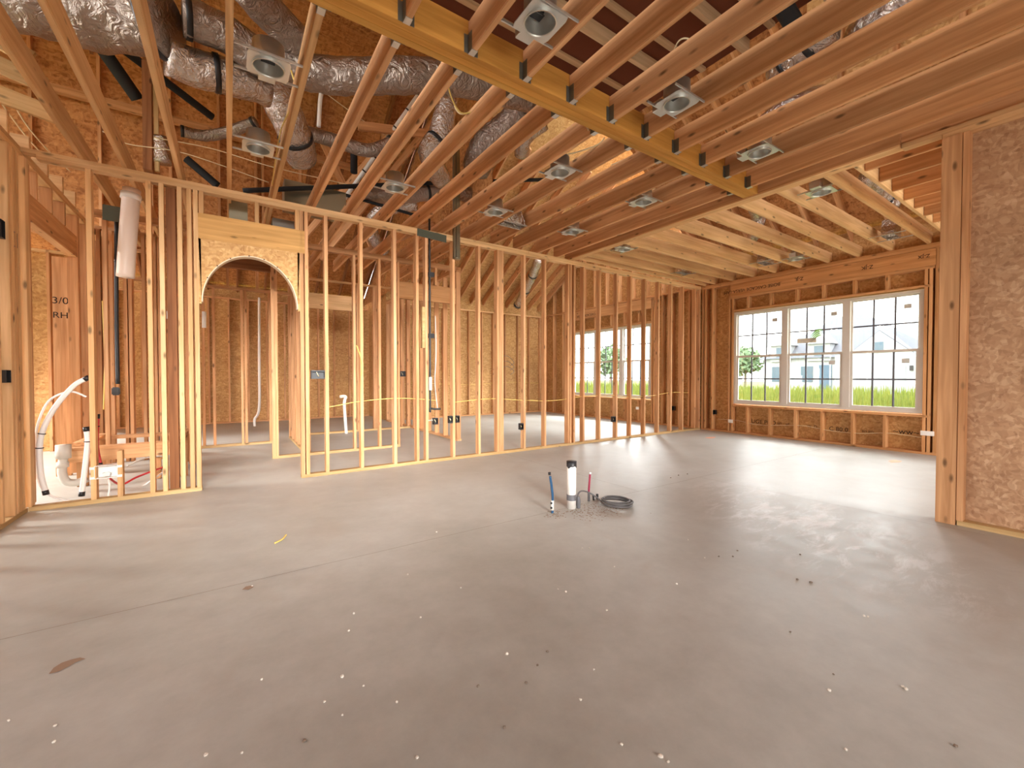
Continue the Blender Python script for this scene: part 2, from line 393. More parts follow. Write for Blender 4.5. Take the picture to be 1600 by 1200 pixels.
# --- the long partition, right of the arched opening
plate('x', YP, D4, .68, 8.58, 0, 'long treated bottom plate of the partition right of the arch', M['treated'], 'bottom_plate')
plate('x', YP, D4, -1.45, 3.9, HT-T, 'upper top plate over the arch and the left half of the partition', M['pale'], 'top_plate')
plate('x', YP, D4, 3.904, 8.58, HT-T, 'upper top plate over the right half of the long partition', M['pale'], 'top_plate')
plate('x', YP, D4, -1.36, 2.2, HT-2*T, 'lower top plate over the arch and the stub wall', M['pale'], 'top_plate')
plate('x', YP, D4, 2.204, 8.58, HT-2*T, 'lower top plate over the right run of the long partition', M['pale'], 'top_plate')
ZB, ZT = T, HT-2*T
px = [.70, .75, .96, 1.36, 1.78, 2.08, 2.21, 2.61, 3.02, 3.34, 3.38, 3.42, 3.83, 4.24, 4.74, 4.79, 4.87, 5.09, 5.48, 5.92, 6.30, 6.71, 7.13, 7.54, 7.94, 8.38, 8.54]
studs('x', YP, D4, px, ZB, ZT, 'fir stud right of the arched opening', 'in the long partition', group='studs of the long partition')
# --- stub wall left of the arch
plate('x', YP, D4, -1.45, -.24, 0, 'short treated bottom plate of the stub wall left of the arch', M['treated'], 'bottom_plate')
sp = [-1.449, -1.04, -.625, -.53]
studs('x', YP, D4, sp, ZB, ZT, 'yellow pine stud from the left corner', 'in the stub wall by the hoses', m=M['pale'], group='studs of the stub wall')
studs('x', YP, D4, [-.39, -.315, -.262], ZB, ZT, 'yellow pine stud of the cluster', 'left of the arched opening', m=M['pale'], group='studs beside the arch')
o = studs('x', YP, D4, [-.86], ZB, .47, 'short cripple stud holding the white valve box', 'in the stub wall', m=M['pale'], name='cripple_stud')
o = board('square_post', (-.465, YP+.12, 0), (-.465, YP+.12, HT), .075, .09, M['deep'], up=(0, 1, 0)); tag(o, 'dark reddish timber post standing behind the stub wall', 'post')  # shade on the post's face is put into the dark wood colour
# --- header and arch over the opening
board_hdr = board('arch_header', (-.243, YP+.03, 2.70), (.735, YP+.03, 2.70), .06, .26, M['lvl']); board_hdr.data = board_hdr.data.copy(); board_hdr.data.materials[0] = M['header_y'] = wood('yellow_header', (.46, .26, .085), (.64, .38, .145))
tag(board_hdr, 'wide yellow pine header board with one big knot above the arch', 'header')
studs('x', YP, D4, [-.215, .27, .66], 2.83, ZT, 'cripple stud from the left', 'between arch header and top plate', name='cripple_stud', m=M['pale'])
def arch():
    x0, x1, zs, zt, ztop = -.243, .68, 1.93, 2.46, 2.57; cx = (x0+x1)/2; a = (x1-x0)/2-.02; b = zt-zs
    root = empty('arch_form', (cx, YP+.045, zs)); tag(root, 'arched strand-board form with pale bent edge strip under the header', 'arch')
    for yy in (YP+.002, YP+.075):
        bm = bmesh.new(); n = 32; pr = []
        for i in range(n+1):
            t = math.pi*i/n; pr.append((cx-a*math.cos(t), zs+b*math.sin(t)))
        for k in range(n):
            (ax, az), (bx_, bz) = pr[k], pr[k+1]
            tx0, tx1 = x0+(x1-x0)*k/n, x0+(x1-x0)*(k+1)/n
            tx0, tx1 = (ax if k else x0), (bx_ if k < n-1 else x1)
            vs = [bm.verts.new((x, y, z)) for y in (yy, yy+.012) for x, z in ((ax if k else pr[0][0], az), (bx_, bz), (tx1, ztop), (tx0, ztop))]
            for f in ((0, 1, 2, 3), (7, 6, 5, 4), (0, 4, 5, 1), (2, 6, 7, 3)): bm.faces.new([vs[i] for i in f])
        bx(bm, x0, pr[0][0]+.001, yy, yy+.012, zs-.02, ztop); bx(bm, pr[-1][0]-.001, x1, yy, yy+.012, zs-.02, ztop)
        me = mesh_of(bm, 'arch_panel'); link('arch_panel', me, M['osb'], root)
    bm = bmesh.new(); n = 40; prev = None
    for i in range(n+1):
        t = math.pi*i/n; c, s = math.cos(t), math.sin(t)
        r = [bm.verts.new((cx-(a-d)*c, y, zs+(b-d)*s)) for y, d in ((YP-.006, 0), (YP+.095, 0), (YP+.095, .010), (YP-.006, .010))]
        if prev:
            for k in range(4): bm.faces.new((prev[k], prev[(k+1) % 4], r[(k+1) % 4], r[k]))
        prev = r
    me = mesh_of(bm, 'edge_strip'); link('edge_strip', me, plain('bent_strip', (.70, .55, .38), .6), root)
    for i in (5, 9, 13, 18, 22, 26, 30):
        t = math.pi*i/n*1.0 + .1; c, s = math.cos(t), math.sin(t)
        box_obj('screw_mark', (cx-a*c-.006, cx-a*c+.006, YP-.009, YP-.002, zs+b*s-.006, zs+b*s+.004), M['ink'], root)
arch()
# --- left wall running towards the camera (X = -1.45) and on past the partition
XL = -1.45
plate('y', XL-D4, D4, -2.9, YP+.0, 0, 'treated bottom plate of the left wall nearest the camera', M['treated'], 'bottom_plate')
plate('y', XL-D4, D4, -2.9, 8.8, HT-T, 'upper top plate running along the left wall', M['pale'], 'top_plate')
plate('y', XL-D4, D4, -2.9, 8.8, HT-2*T, 'lower top plate running along the left wall', M['pale'], 'top_plate')
studs('y', XL-D4, D4, [5.255, 5.20, 5.14, 5.08, 4.86, 4.74, 4.45, 4.04, 3.6, 3.2], ZB, ZT, 'stud from the stub-wall corner', 'in the left wall', m=M['pale'], group='studs of the left wall')
studs('y', XL-D4, D4, [5.46, 5.50, 6.95, 6.99, 7.3, 7.7, 8.1, 8.5, 8.74], ZB, ZT, 'stud beyond the stub wall corner', 'along the left wall', group='studs of the left wall beyond the stub')
o = board('door_header', (XL-D4/2, 5.52, 2.68), (XL-D4/2, 6.93, 2.68), .08, .24, M['header']); tag(o, 'solid door header in the left wall beyond the stub', 'header')
studs('y', XL-D4, D4, [5.7, 6.1, 6.5], 2.80, ZT, 'cripple stud above the left door header', 'counting from the stub corner', name='cripple_stud')

# --- strand-board wall on the right (X = 4.72)
wr = box_obj('wall_right', (XH+D4, XH+D4+.011, -2.8, .84, 0, HT-2*T), M['osb_grey']); tag(wr, kind='structure')
plate('y', XH, D4, -2.8, .765, 0, 'treated bottom plate along the strand-board wall on the right', M['treated'], 'bottom_plate')
plate('y', XH, D4, -2.8, .885, HT-2*T, 'lower top plate of the strand-board wall on the right', M['pale'], 'top_plate')
plate('y', XH, D4, -2.8, 1.13, HT-T, 'upper top plate above the strand-board wall, end sticking out', M['pale'], 'top_plate')
o = board('corner_post', (XH+.045, .828, 0), (XH+.045, .828, ZT), .112, .12, M['joist'], up=(1, 0, 0)); tag(o, 'wide knotty post at the end of the strand-board wall', 'post')
studs('y', XH-.004, D4+.004, [.75, -.1, -.5, -.9], ZB, ZT, 'stud against the strand board', 'counted from the wide corner post', group='studs of the right wall')
# header from that wall across to the partition
for k, (xx, lab) in enumerate(((XH+.02, 'inner face board of the header crossing to the partition'), (XH+.06, 'middle board of the header crossing to the partition'), (XH+.10, 'bay-side board of the header crossing to the partition'))):
    o = board('header_board', (xx, 1.14 if k == 0 else -2.8, HT+.095), (xx, YP+D4, HT+.095), .036, .19, M['joist']); tag(o, lab, 'header')
o = board('header_ledge', (XH+.06, 1.14, HT-.006), (XH+.06, YP-.01, HT-.006), .125, .016, M['pale']); tag(o, 'pale strip nailed under the header between room and bay', 'trim board')

# --- window wall (X = 8.585)
def wall_with_hole(name, x0, x1, y0, y1, z0, z1, holes, m):
    bm = bmesh.new(); ys = sorted({y0, y1, *[h[0] for h in holes], *[h[1] for h in holes]})
    for a, b in zip(ys, ys[1:]):
        hh = [h for h in holes if h[0] <= a and h[1] >= b]
        if not hh: bx(bm, x0, x1, a, b, z0, z1)
        else: bx(bm, x0, x1, a, b, z0, hh[0][2]); bx(bm, x0, x1, a, b, hh[0][3], z1)
    me = mesh_of(bm, name); o = link(name, me, m); tag(o, kind='structure'); return o
WY0, WY1, WZ0, WZ1 = 1.77, 4.62, .60, 2.475
VY0, VY1 = 6.66, 9.50
wall_with_hole('wall_east', XW+D6, XW+D6+.012, -2.8, YP+.05, 0, 3.60, [(WY0, WY1, WZ0, WZ1)], M['osb_e'] if 'osb_e' in M else M['osb'])
wall_with_hole('wall_east_bedroom', XW+D6, XW+D6+.012, YP+.05, 11.1, 0, 6.4, [(VY0, VY1, WZ0, WZ1)], M['osb'])
plate('y', XW, D6, -2.8, 5.32, 0, 'bottom plate below the triple window', M['header'], 'bottom_plate')
plate('y', XW, D6, -2.8, 5.32, HT-T, 'upper top plate over the triple window', M['header'], 'top_plate')
plate('y', XW, D6, -2.8, 5.32, HT-2*T, 'lower top plate over the triple window', M['header'], 'top_plate')
hdr = board('window_header', (XW+.03, 1.64, 2.92), (XW+.03, 4.72, 2.92), .06, .25, M['header']); tag(hdr, 'long header above the triple window with printed stamps', 'header')
plate('y', XW, D6, 1.66, 4.70, 2.755, 'flat board right under the triple-window header', M['header'], 'header_trim', cat='trim board')
plate('y', XW, D6, 1.70, 4.66, WZ1+.012, 'rough head framing right above the triple window', M['header'], 'rough_head', cat='trim board')
plate('y', XW, D6, 1.70, 4.66, WZ0-.05, 'rough sill board right under the triple window', M['header'], 'rough_sill', cat='sill')
cy = [4.335, 3.915, 3.47, 3.055, 2.62, 2.205]
studs('y', XW, D6, cy, ZB, WZ0-.05, 'cripple stud from the left', 'below the triple window', name='cripple_stud', m=M['header'], group='cripple studs under the triple window')
studs('y', XW, D6, cy, WZ1+.05, 2.755, 'cripple stud from the left', 'above the triple window', name='cripple_stud', m=M['header'], group='cripple studs over the triple window')
studs('y', XW, D6, [4.64, 4.70], ZB, [2.755, ZT], 'stud left of the triple window', 'counting from the window frame', m=M['header'])
studs('y', XW, D6, [5.07, 5.23, 5.29], ZB, ZT, 'window-wall stud', 'toward the partition corner', m=M['header'])
studs('y', XW, D6, [1.751, 1.70, 1.635, 1.56], ZB, [2.755, 2.755, ZT, ZT], 'stud right of the triple window', 'counting from the window frame', m=M['header'])
studs('y', XW, D6, [1.15, .75, .35], ZB, ZT, 'window-wall stud', 'hidden past the wide post', m=M['header'])
# bedroom part of the window wall
plate('y', XW, D6, 5.42, 10.95, 0, 'bottom plate of the bedroom window wall beyond the partition', M['header'], 'bottom_plate')
bh = board('window_header', (XW+.03, 6.55, 2.96), (XW+.03, 9.62, 2.96), .06, .26, M['header']); tag(bh, 'header above the bedroom window beyond the partition', 'header')
plate('y', XW, D6, 5.42, 10.95, 3.10, 'flat plate over the bedroom window header', M['header'], 'mid_plate')
plate('y', XW, D6, VY0-.05, VY1+.05, WZ1+.012, 'rough head framing above the bedroom window', M['header'], 'rough_head', cat='trim board')
plate('y', XW, D6, VY0-.05, VY1+.05, WZ0-.05, 'rough sill board under the bedroom window', M['header'], 'rough_sill', cat='sill')
c2 = [9.1, 8.56, 7.96, 7.5, 7.04]
studs('y', XW, D6, c2, ZB, WZ0-.05, 'cripple stud from the left', 'below the bedroom window', name='cripple_stud', m=M['header'])
studs('y', XW, D6, c2, WZ1+.05, 2.83, 'cripple stud from the left', 'above the bedroom window', name='cripple_stud', m=M['header'])
studs('y', XW, D6, [10.85, 10.4, 9.95, 9.60, 9.54], ZB, 3.10, 'stud from the far corner', 'left of the bedroom window', m=M['header'])
studs('y', XW, D6, [6.62, 6.56, 6.33, 6.08, 5.87, 5.62, 5.46], ZB, 3.10, 'stud from the bedroom window', 'toward the long partition', m=M['header'])
studs('y', XW, D6, [10.4, 9.95, 9.5, 9.05, 8.6, 8.15, 7.7, 7.25, 6.8, 6.35, 5.9, 5.5], 3.14, 4.6, 'upper gable stud from the far corner', 'above the bedroom window', m=M['header'], name='gable_stud')
# stamps on the header and scrawls on the sheathing
def text(name, s, loc, size, rot, parent, m):
    c = bpy.data.curves.new(name, 'FONT'); c.body = s; c.size = size; c.extrude = .0006; c.materials.append(m); c.align_x = 'CENTER'; c.align_y = 'CENTER'
    t = bpy.data.objects.new(name+'_source', c); COL.objects.link(t); bpy.context.view_layer.update()
    me = bpy.data.meshes.new_from_object(t.evaluated_get(bpy.context.evaluated_depsgraph_get())); bpy.data.objects.remove(t)
    o = bpy.data.objects.new(name, me); COL.objects.link(o); mm = rot.to_4x4(); mm.translation = loc; o.matrix_world = mm
    if parent is not None: o.parent = parent; o.matrix_parent_inverse = parent.matrix_world.inverted()
    return o
def facing_west(turn=0):   # text on a face that looks toward -X
    r = Matrix(((0, 0, -1), (-1, 0, 0), (0, 1, 0)))   # columns: x->-Y, y->Z, z->-X
    return r @ Matrix.Rotation(turn, 3, 'Z')
text('stamp', 'BOISE CASCADE VERSA-LAM', (XW-.002, 4.28, 2.90), .085, facing_west(math.pi), hdr, M['ink'])
text('stamp', 'Z-JL', (XW-.002, 3.43, 2.93), .085, facing_west(math.pi), hdr, M['ink'])
text('stamp', 'Z-JK', (XW-.002, 2.45, 2.93), .085, facing_west(math.pi), hdr, M['ink'])
text('stamp', 'Z-JX', (XW-.002, 1.78, 2.95), .07, facing_west(math.pi), hdr, M['ink'])
text('stamp', 'CASCADE VERSA', (XW-.002, 8.9, 2.93), .10, facing_west(math.pi), bh, M['ink'])
we = bpy.data.objects['wall_east']
for y_, z_, s_, t_ in ((4.12, .26, .11, 'HUGE PUD'), (3.72, .27, .08, 'un   ut'), (3.25, .26, .07, 'W  D'), (2.85, .25, .10, 'C 80 0'), (2.45, .26, .07, 'an im'), (1.98, .30, .12, '~ww~')):
    text('scrawl', t_, (XW+D6-.002, y_, z_), s_, facing_west(0), we, M['ink'])

# ------------------------------------------------------------------ windows
def window(name, y0, y1, z0, z1, stickers):
    root = empty(name, (XW+.09, (y0+y1)/2, z0)); tag(root, kind='structure')
    x0, x1 = XW+.03, XW+.115; fw = .045; n = 3; w = (y1-y0)/n
    bm = bmesh.new()
    bx(bm, x0, x1, y0, y1, z0, z0+fw); bx(bm, x0, x1, y0, y1, z1-fw, z1)
    bx(bm, x0, x1, y0, y0+fw, z0+fw, z1-fw); bx(bm, x0, x1, y1-fw, y1, z0+fw, z1-fw)
    for k in (1, 2): bx(bm, x0-.01, x1, y0+w*k-.05, y0+w*k+.05, z0+fw, z1-fw)
    link('window_frame', mesh_of(bm, 'window_frame'), M['vinyl'], root)
    zm = z0+(z1-z0)*.515
    for k in range(n):
        a, b = y0+w*k+(.045 if k == 0 else .05), y0+w*(k+1)-(.045 if k == n-1 else .05)
        for lo in (1, 0):
            sz0, sz1 = (z0+fw, zm+.02) if lo else (zm-.02, z1-fw)
            sx = x0+.010 if lo else x0+.045; s = .038 if lo else .026
            bm = bmesh.new()
            bx(bm, sx, sx+.03, a, b, sz0, sz0+s); bx(bm, sx, sx+.03, a, b, sz1-s, sz1)
            bx(bm, sx, sx+.03, a, a+s, sz0+s, sz1-s); bx(bm, sx, sx+.03, b-s, b, sz0+s, sz1-s)
            sash = link('sash', mesh_of(bm, 'sash'), M['vinyl'], root)
            bm = bmesh.new(); gy = (b-a-2*s)/3; gm = (sz0+sz1)/2
            for q in (1, 2): bx(bm, sx+.009, sx+.021, a+s+gy*q-.012, a+s+gy*q+.012, sz0+s, sz1-s)
            bx(bm, sx+.0095, sx+.0205, a+s, b-s, gm-.012, gm+.012)
            link('muntin', mesh_of(bm, 'muntin'), M['muntin'], sash)
            bm = bmesh.new(); bx(bm, sx+.013, sx+.016, a+s-.002, b-s+.002, sz0+s-.002, sz1-s+.002)
            link('pane', mesh_of(bm, 'pane'), M['glass'], sash)
            if stickers:
                cyy = a+s+gy*.45; czz = sz1-.18
                st = box_obj('sticker', (sx+.004, sx+.006, cyy-.045, cyy+.045, czz-.035, czz+.035), M['stickgrey'], sash)
                if lo and k == 2: bpy.data.objects.remove(st)
                if k == 1 and not lo:
                    st['label'] = 'small grey sticker beside the green logo'
                    # green swept-leaf logo of four curved stripes
                    bm = bmesh.new(); oc = (a+s+gy*1.35, sz1-.50)
                    for q in range(4):
                        r0 = .135-.001*q; n_ = 10; prev = None
                        for i in range(n_+1):
                            t = i/n_; yy = oc[0]+.12-.20*t-q*.0; base = .13*math.sin(t*math.pi*.62+.25)
                            zz = oc[1]-.10+base*1.35-q*.042*(1-.3*t)
                            th = .030*math.sin(math.pi*min(max(t, .08), .97))
                            v0 = bm.verts.new((sx+.004, yy, zz)); v1 = bm.verts.new((sx+.004, yy, zz-th))
                            if prev: bm.faces.new((prev[0], v0, v1, prev[1]))
                            prev = (v0, v1)
                    link('leaf_logo', mesh_of(bm, 'leaf_logo'), M['stickgreen'], sash)
                    box_obj('logo_banner', (sx+.004, sx+.005, oc[0]+.02, oc[0]+.32, oc[1]-.155, oc[1]-.075), M['sticktan'], sash)
                    text('logo_text', 'PlyGem', (sx+.003, oc[0]+.14, oc[1]-.115), .08, facing_west(0), sash, M['stickgrey'])
                    box_obj('logo_line', (sx+.004, sx+.005, oc[0]+.12, oc[0]+.30, oc[1]+.055, oc[1]+.07), M['stickgrey'], sash)
    return root
window('window_1', WY0+.005, WY1-.005, WZ0+.004, WZ1-.004, True)
window('window_2', VY0+.005, VY1-.005, WZ0+.004, WZ1-.004, False)

# ------------------------------------------------------------------ rooms beyond the partition
# north wall of the bedroom
YN = 10.95
wn = box_obj('wall_north', (3.45, XW+D6, YN+D4, YN+D4+.012, 0, 3.43), M['osb']); tag(wn, kind='structure')
plate('x', YN, D4, 3.46, XW, 0, 'bottom plate of the far bedroom wall', M['header'], 'bottom_plate')
plate('x', YN, D4, 3.46, XW, HT-T, 'top plate of the far bedroom wall under the rafters', M['pale'], 'top_plate')
nx = [8.50, 8.06, 7.62, 7.14, 6.70, 6.31, 5.87, 5.46, 5.05, 4.64, 4.23, 3.8]
studs('x', YN, D4, nx, ZB, HT-T, 'stud from the right corner', 'of the golden far bedroom wall', group='studs of the far bedroom wall')
# north wall of the hall side
bm = bmesh.new()
for x0_, x1_, z0_, z1_ in ((-5.0, -4.9, 0, 3.46), (-4.9, -3.3, 0, .5), (-4.9, -3.3, 2.6, 3.46), (-3.3, 3.45, 0, 3.46)): bx(bm, x0_, x1_, 12.70, 12.712, z0_, z1_)
wn2 = link('wall_hall', mesh_of(bm, 'wall_hall'), M['osb']); tag(wn2, kind='structure')
bm = bmesh.new()
for x0_, x1_, z0_, z1_ in ((-5.0, .5, 0, 6.6), (.5, 2.3, 2.1, 6.6), (2.3, 5.1, 0, 6.6), (5.1, 8.3, 2.9, 3.3), (8.3, 8.8, 0, 3.3)): bx(bm, x0_, x1_, -3.40, -3.388, z0_, z1_)  # unseen rear wall, added with small openings to dim the foreground
wallb = box_obj('wall_hall_return', (3.45, 3.462, 11.05, 12.70, 0, 3.5), M['osb']); tag(wallb, kind='structure')
bmg = bmesh.new()
for y0_, y1_, z0_, z1_ in ((-3.2, .8, HT+.2, 6.6), (.8, 5.8, 5.3, 6.6), (5.8, 13.0, HT+.2, 6.6)): bx(bmg, -5.4, -5.388, y0_, y1_, z0_, z1_)  # unseen attic end, added to hold back light, one opening left
wag = link('wall_attic_west_added', mesh_of(bmg, 'wall_attic_west_added'), M['osb_deck']); tag(wag, kind='structure')
wrr = link('wall_rear_added', mesh_of(bm, 'wall_rear_added'), M['osb']); tag(wrr, kind='structure')
plate('x', 12.6, D4, -4.9, 3.4, 0, 'bottom plate of the farthest hall wall', M['stud'], 'bottom_plate')
plate('x', 12.6, D4, -4.9, 3.4, HT-T, 'top plate of the farthest hall wall', M['stud'], 'top_plate')
studs('x', 12.6, D4, [-4.5+.41*i for i in range(19)], ZB, HT-T, 'stud from the left', 'of the farthest strand-board hall wall', group='studs of the farthest hall wall')
# west side of the bedroom (runs away from the camera)
XB = 3.40
plate('y', XB, D4, 6.82, 10.93, 0, 'bottom plate of the bedroom side wall', M['stud'], 'bottom_plate')
plate('y', XB, D4, 6.82, 10.93, HT-T, 'upper plate of the bedroom side wall', M['stud'], 'top_plate')
plate('y', XB, D4, 6.82, 10.93, HT-2*T, 'lower plate of the bedroom side wall', M['stud'], 'top_plate')
studs('y', XB, D4, [6.86, 6.90, 6.98, 7.4, 7.8, 8.2, 8.6, 9.0, 9.4, 9.8, 10.2, 10.6, 10.9], ZB, ZT, 'stud from the near end', 'of the bedroom side wall', group='studs of the bedroom side wall')
# second cross wall
Y2 = 6.80
plate('x', Y2, D4, .50, 2.35, 0, 'bottom plate of the second cross wall behind the partition', M['treated'], 'bottom_plate')
plate('x', Y2, D4, -1.36, 3.39, HT-T, 'upper plate of the second cross wall behind the partition', M['stud'], 'top_plate')
plate('x', Y2, D4, -1.36, 3.39, HT-2*T, 'lower plate of the second cross wall behind the partition', M['stud'], 'top_plate')
studs('x', Y2, D4, [.52, .56, .96, 1.22, 1.63, 2.02, 2.25, 2.33], ZB, ZT, 'stud from the hall opening', 'in the second cross wall', group='studs of the second cross wall')
studs('x', Y2, D4, [-.42, -.38, -.80, -1.2], ZB, ZT, 'stud leftward from the hall opening', 'in the second cross wall')
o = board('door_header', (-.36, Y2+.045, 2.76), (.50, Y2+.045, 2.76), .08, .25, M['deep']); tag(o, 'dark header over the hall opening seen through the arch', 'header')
o = board('door_header', (2.35, Y2+.045, 2.60), (3.38, Y2+.045, 2.60), .08, .28, M['header']); tag(o, 'pinkish header beside the bedroom side wall end', 'header')
studs('x', Y2, D4, [2.6, 3.0], 2.75, ZT, 'cripple stud over the pinkish header', 'behind the partition', name='cripple_stud')
# short wall between
X3 = .93
plate('y', X3, D4, 6.9, 8.95, 0, 'bottom plate of the short wall beyond the hall opening', M['treated'], 'bottom_plate')
plate('y', X3, D4, 6.9, 8.95, HT-2*T, 'top plate of the short wall beyond the hall opening', M['stud'], 'top_plate')
studs('y', X3, D4, [7.0, 7.35, 7.75, 8.1, 8.5, 8.9], ZB, HT-2*T, 'stud from the near end', 'of the short wall beyond the hall opening')
# third cross wall
Y4 = 8.42
plate('x', Y4, D4, -1.36, .62, 0, 'bottom plate of the third cross wall seen through the arch', M['treated'], 'bottom_plate')
plate('x', Y4, D4, -1.36, .92, 2.62, 'rail plate of the third cross wall seen through the arch', M['stud'], 'rail_plate')
plate('x', Y4, D4, -1.36, .92, HT-2*T, 'top plate of the third cross wall seen through the arch', M['stud'], 'top_plate')
studs('x', Y4, D4, [-1.2, -.8, -.34, -.20, .19, .24, .60], ZB, 2.62, 'stud from the left', 'in the third cross wall through the arch')
studs('x', Y4, D4, [-1.0, -.5, 0, .42], 2.66, ZT, 'cripple stud from the left', 'over the third cross wall rail', name='cripple_stud')
Y5 = 9.15
plate('x', Y5, D4, 1.03, 3.39, 0, 'bottom plate of the fourth cross wall deep in the house', M['treated'], 'bottom_plate')
plate('x', Y5, D4, 1.03, 3.39, HT-T, 'pale top plate of the fourth cross wall deep in the house', M['pale'], 'top_plate')
studs('x', Y5, D4, [1.08, 1.12, 1.25, 2.2, 2.25, 2.6, 2.64, 3.02, 3.2, 3.34], ZB, HT-T, 'stud from the left', 'in the fourth cross wall deep in the house')
o = board('door_header', (1.28, Y5+.045, 2.68), (2.18, Y5+.045, 2.68), .08, .30, M['pale']); tag(o, 'bright door header deep in the house right of the arch', 'header')
# more framing west of the hall (closets, tub alcove)
XC = -.30
studs('x', 7.7, D4, [-1.42, -1.36, -1.30, -1.16, -1.11, -.97, -.85, -.80, -.66, -.61, -.50, -.42], 0, HT, 'stud from the left', 'behind the wooden tub deck', group='studs behind the tub deck')
plate('x', 7.7, D4, -1.45, -.4, HT, 'top plate above the studs behind the tub deck', M['stud'], 'top_plate')
studs('y', -.50, D4, [7.9, 8.15], 0, HT, 'stud of the closet side', 'right of the tub deck')
# far west rooms
ww = wall_with_hole('wall_west', -5.02, -5.008, -3.0, 12.7, 0, HT, [(6.1, 9.3, .7, 2.3)], M['osb'])
studs('y', -5.0, D4, [5.2, 5.6, 6.05, 9.35, 9.8, 10.2, 10.6, 11.0, 11.4], 0, HT, 'stud from the near end', 'in the west outside wall')
plate('y', -5.0, D4, 6.05, 9.35, 2.32, 'board over the west window opening', M['stud'], 'rough_head', cat='trim board')
plate('y', -5.0, D4, 6.05, 9.35, .66, 'board under the west window opening', M['stud'], 'rough_sill', cat='sill')
studs('x', 9.4, D4, [-4.7, -4.3, -3.9, -3.5, -3.1, -2.7, -2.3, -1.9], 0, HT, 'stud from the left', 'in the bright west room cross wall', group='studs of the west room cross wall')
plate('x', 9.4, D4, -4.8, -1.55, HT-T, 'top plate of the bright west room cross wall', M['pale'], 'top_plate')
wq = box_obj('wall_west_room', (-3.0, -1.9, 9.49, 9.50, 0, HT-T), M['osb']); tag(wq, kind='structure')
o = board('marked_post', (-1.62, 7.04, 0), (-1.62, 7.04, 2.56), .13, .05, M['joist'], up=(0, 1, 0)); tag(o, 'broad post with handwritten marks beyond the left corner', 'post')
rx = Matrix(((1, 0, 0), (0, 0, -1), (0, 1, 0)))
text('handwriting', '3/0', (-1.62, 7.012, 2.05), .11, rx, o, M['ink']); text('handwriting', 'RH', (-1.62, 7.012, 1.88), .10, rx, o, M['ink'])

# ------------------------------------------------------------------ main beam and ceiling joists
JH = .19
YB0, YB1 = 2.29, 2.44
beam = empty('main_beam', (1.6, (YB0+YB1)/2, HT)); tag(beam, 'big orange laminated beam crossing the ceiling with joists hung both sides', 'beam')
for k in range(3):
    y = YB0+.025+.05*k; board('beam_ply', (-1.44, y, HT+.10), (XH+.001, y, HT+.10), .0495, .20, M['lvl'], beam, bev=.0015)
def hanger(x, y, s, parent):
    """joist hanger: seat under the joist end and two side straps on the beam; s = +1 joist runs to +Y"""
    bm = bmesh.new(); a, b = (y, y+.05*s) if s > 0 else (y+.05*s, y)
    bx(bm, x-T/2-.002, x+T/2+.002, a, b, HT-.003, HT)
    link('hanger_seat', mesh_of(bm, 'hanger_seat'), M['steel'], parent)
    bm = bmesh.new()
    for q in (-1, 1):
        xa = x+q*(T/2+.0005); xb = x+q*(T/2+.003)
        bx(bm, min(xa, xb), max(xa, xb), a, b, HT-.003, HT+.11)
        xc = x+q*(T/2+.028); yb = y+.0025*s
        bx(bm, min(xb, xc), max(xb, xc), min(y, yb), max(y, yb), HT+.0, HT+.11)
    link('hanger_flange', mesh_of(bm, 'hanger_flange'), M['hangdark'], parent)
def joist(p, q, lab, grp, m='joist', h=JH, nm='ceiling_joist'):
    o = board(nm, (p[0], p[1], HT+h/2), (q[0], q[1], HT+h/2), T, h, M[m], bev=.004); tag(o, lab, 'joist', grp); return o
jx = [.43+.4064*k for k in range(11)]
k = 0
for i in range(-4, 11):
    x = .43+.4064*i if i > -4 else -1.08
    if i >= 0 or True:
        yend = 8.40 if x < 2.9 else YP+D4
        o = joist((x, YB1, 0), (x, yend, 0), f'{ORD[k]} ceiling joist from the left between main beam and partition', 'joists north of the beam', 'pale' if i < 1 else 'joist')
        hanger(x, YB1, 1, o)
    o = joist((x, -3.0, 0), (x, YB0, 0), f'{ORD[k]} overhead joist from the left on the camera side of the beam', 'joists south of the beam')
    hanger(x, YB0, -1, o); k += 1
# bay joists, running to the window wall
by = [1.49, 1.73, 2.16, 2.57, 2.99, 3.41, 3.84, 4.24, 4.65, 5.03, 5.24]
for k, y in enumerate(by):
    o = joist((XH+.12, y, 0), (XW+D6-.01, y, 0), f'{ORD[k]} bay joist counted from the wide post toward the partition', 'joists of the window bay', 'pale', .185)
bxs = [5.06, 5.46, 5.86, 6.26, 6.66, 7.06, 7.47, 7.87, 8.28]
for k, x in enumerate(bxs):
    o = joist((x, -2.8, 0), (x, 1.468, 0), f'{ORD[k]} short bay joist from the header, running toward the camera side', 'short joists of the bay', 'joist', .185)
# joists of the rooms left of the left wall
for k in range(9):
    y = 3.3+.45*k
    o = joist((-4.95, y, 0), (XL-D4+.3 if False else XL, y, 0), f'{ORD[k]} west room joist counted away from the camera', 'joists of the west rooms', 'pale', .18)

for k, (p_, q_) in enumerate(((at(-40, 40, 1, 5.0), at(50, 93, 1, 5.0)), (at(-40, 84, 1, 5.2), at(72, 134, 1, 5.2)), (at(-40, 133, 1, 5.0), at(104, 187, 1, 5.0)))):
    o = board('side_rafter', p_, q_, T, .13, M['treated']); tag(o, ['upper', 'middle', 'lower'][k]+' greyish board of the three slanting down at the upper left edge', 'rafter', 'greyish boards at the left edge')

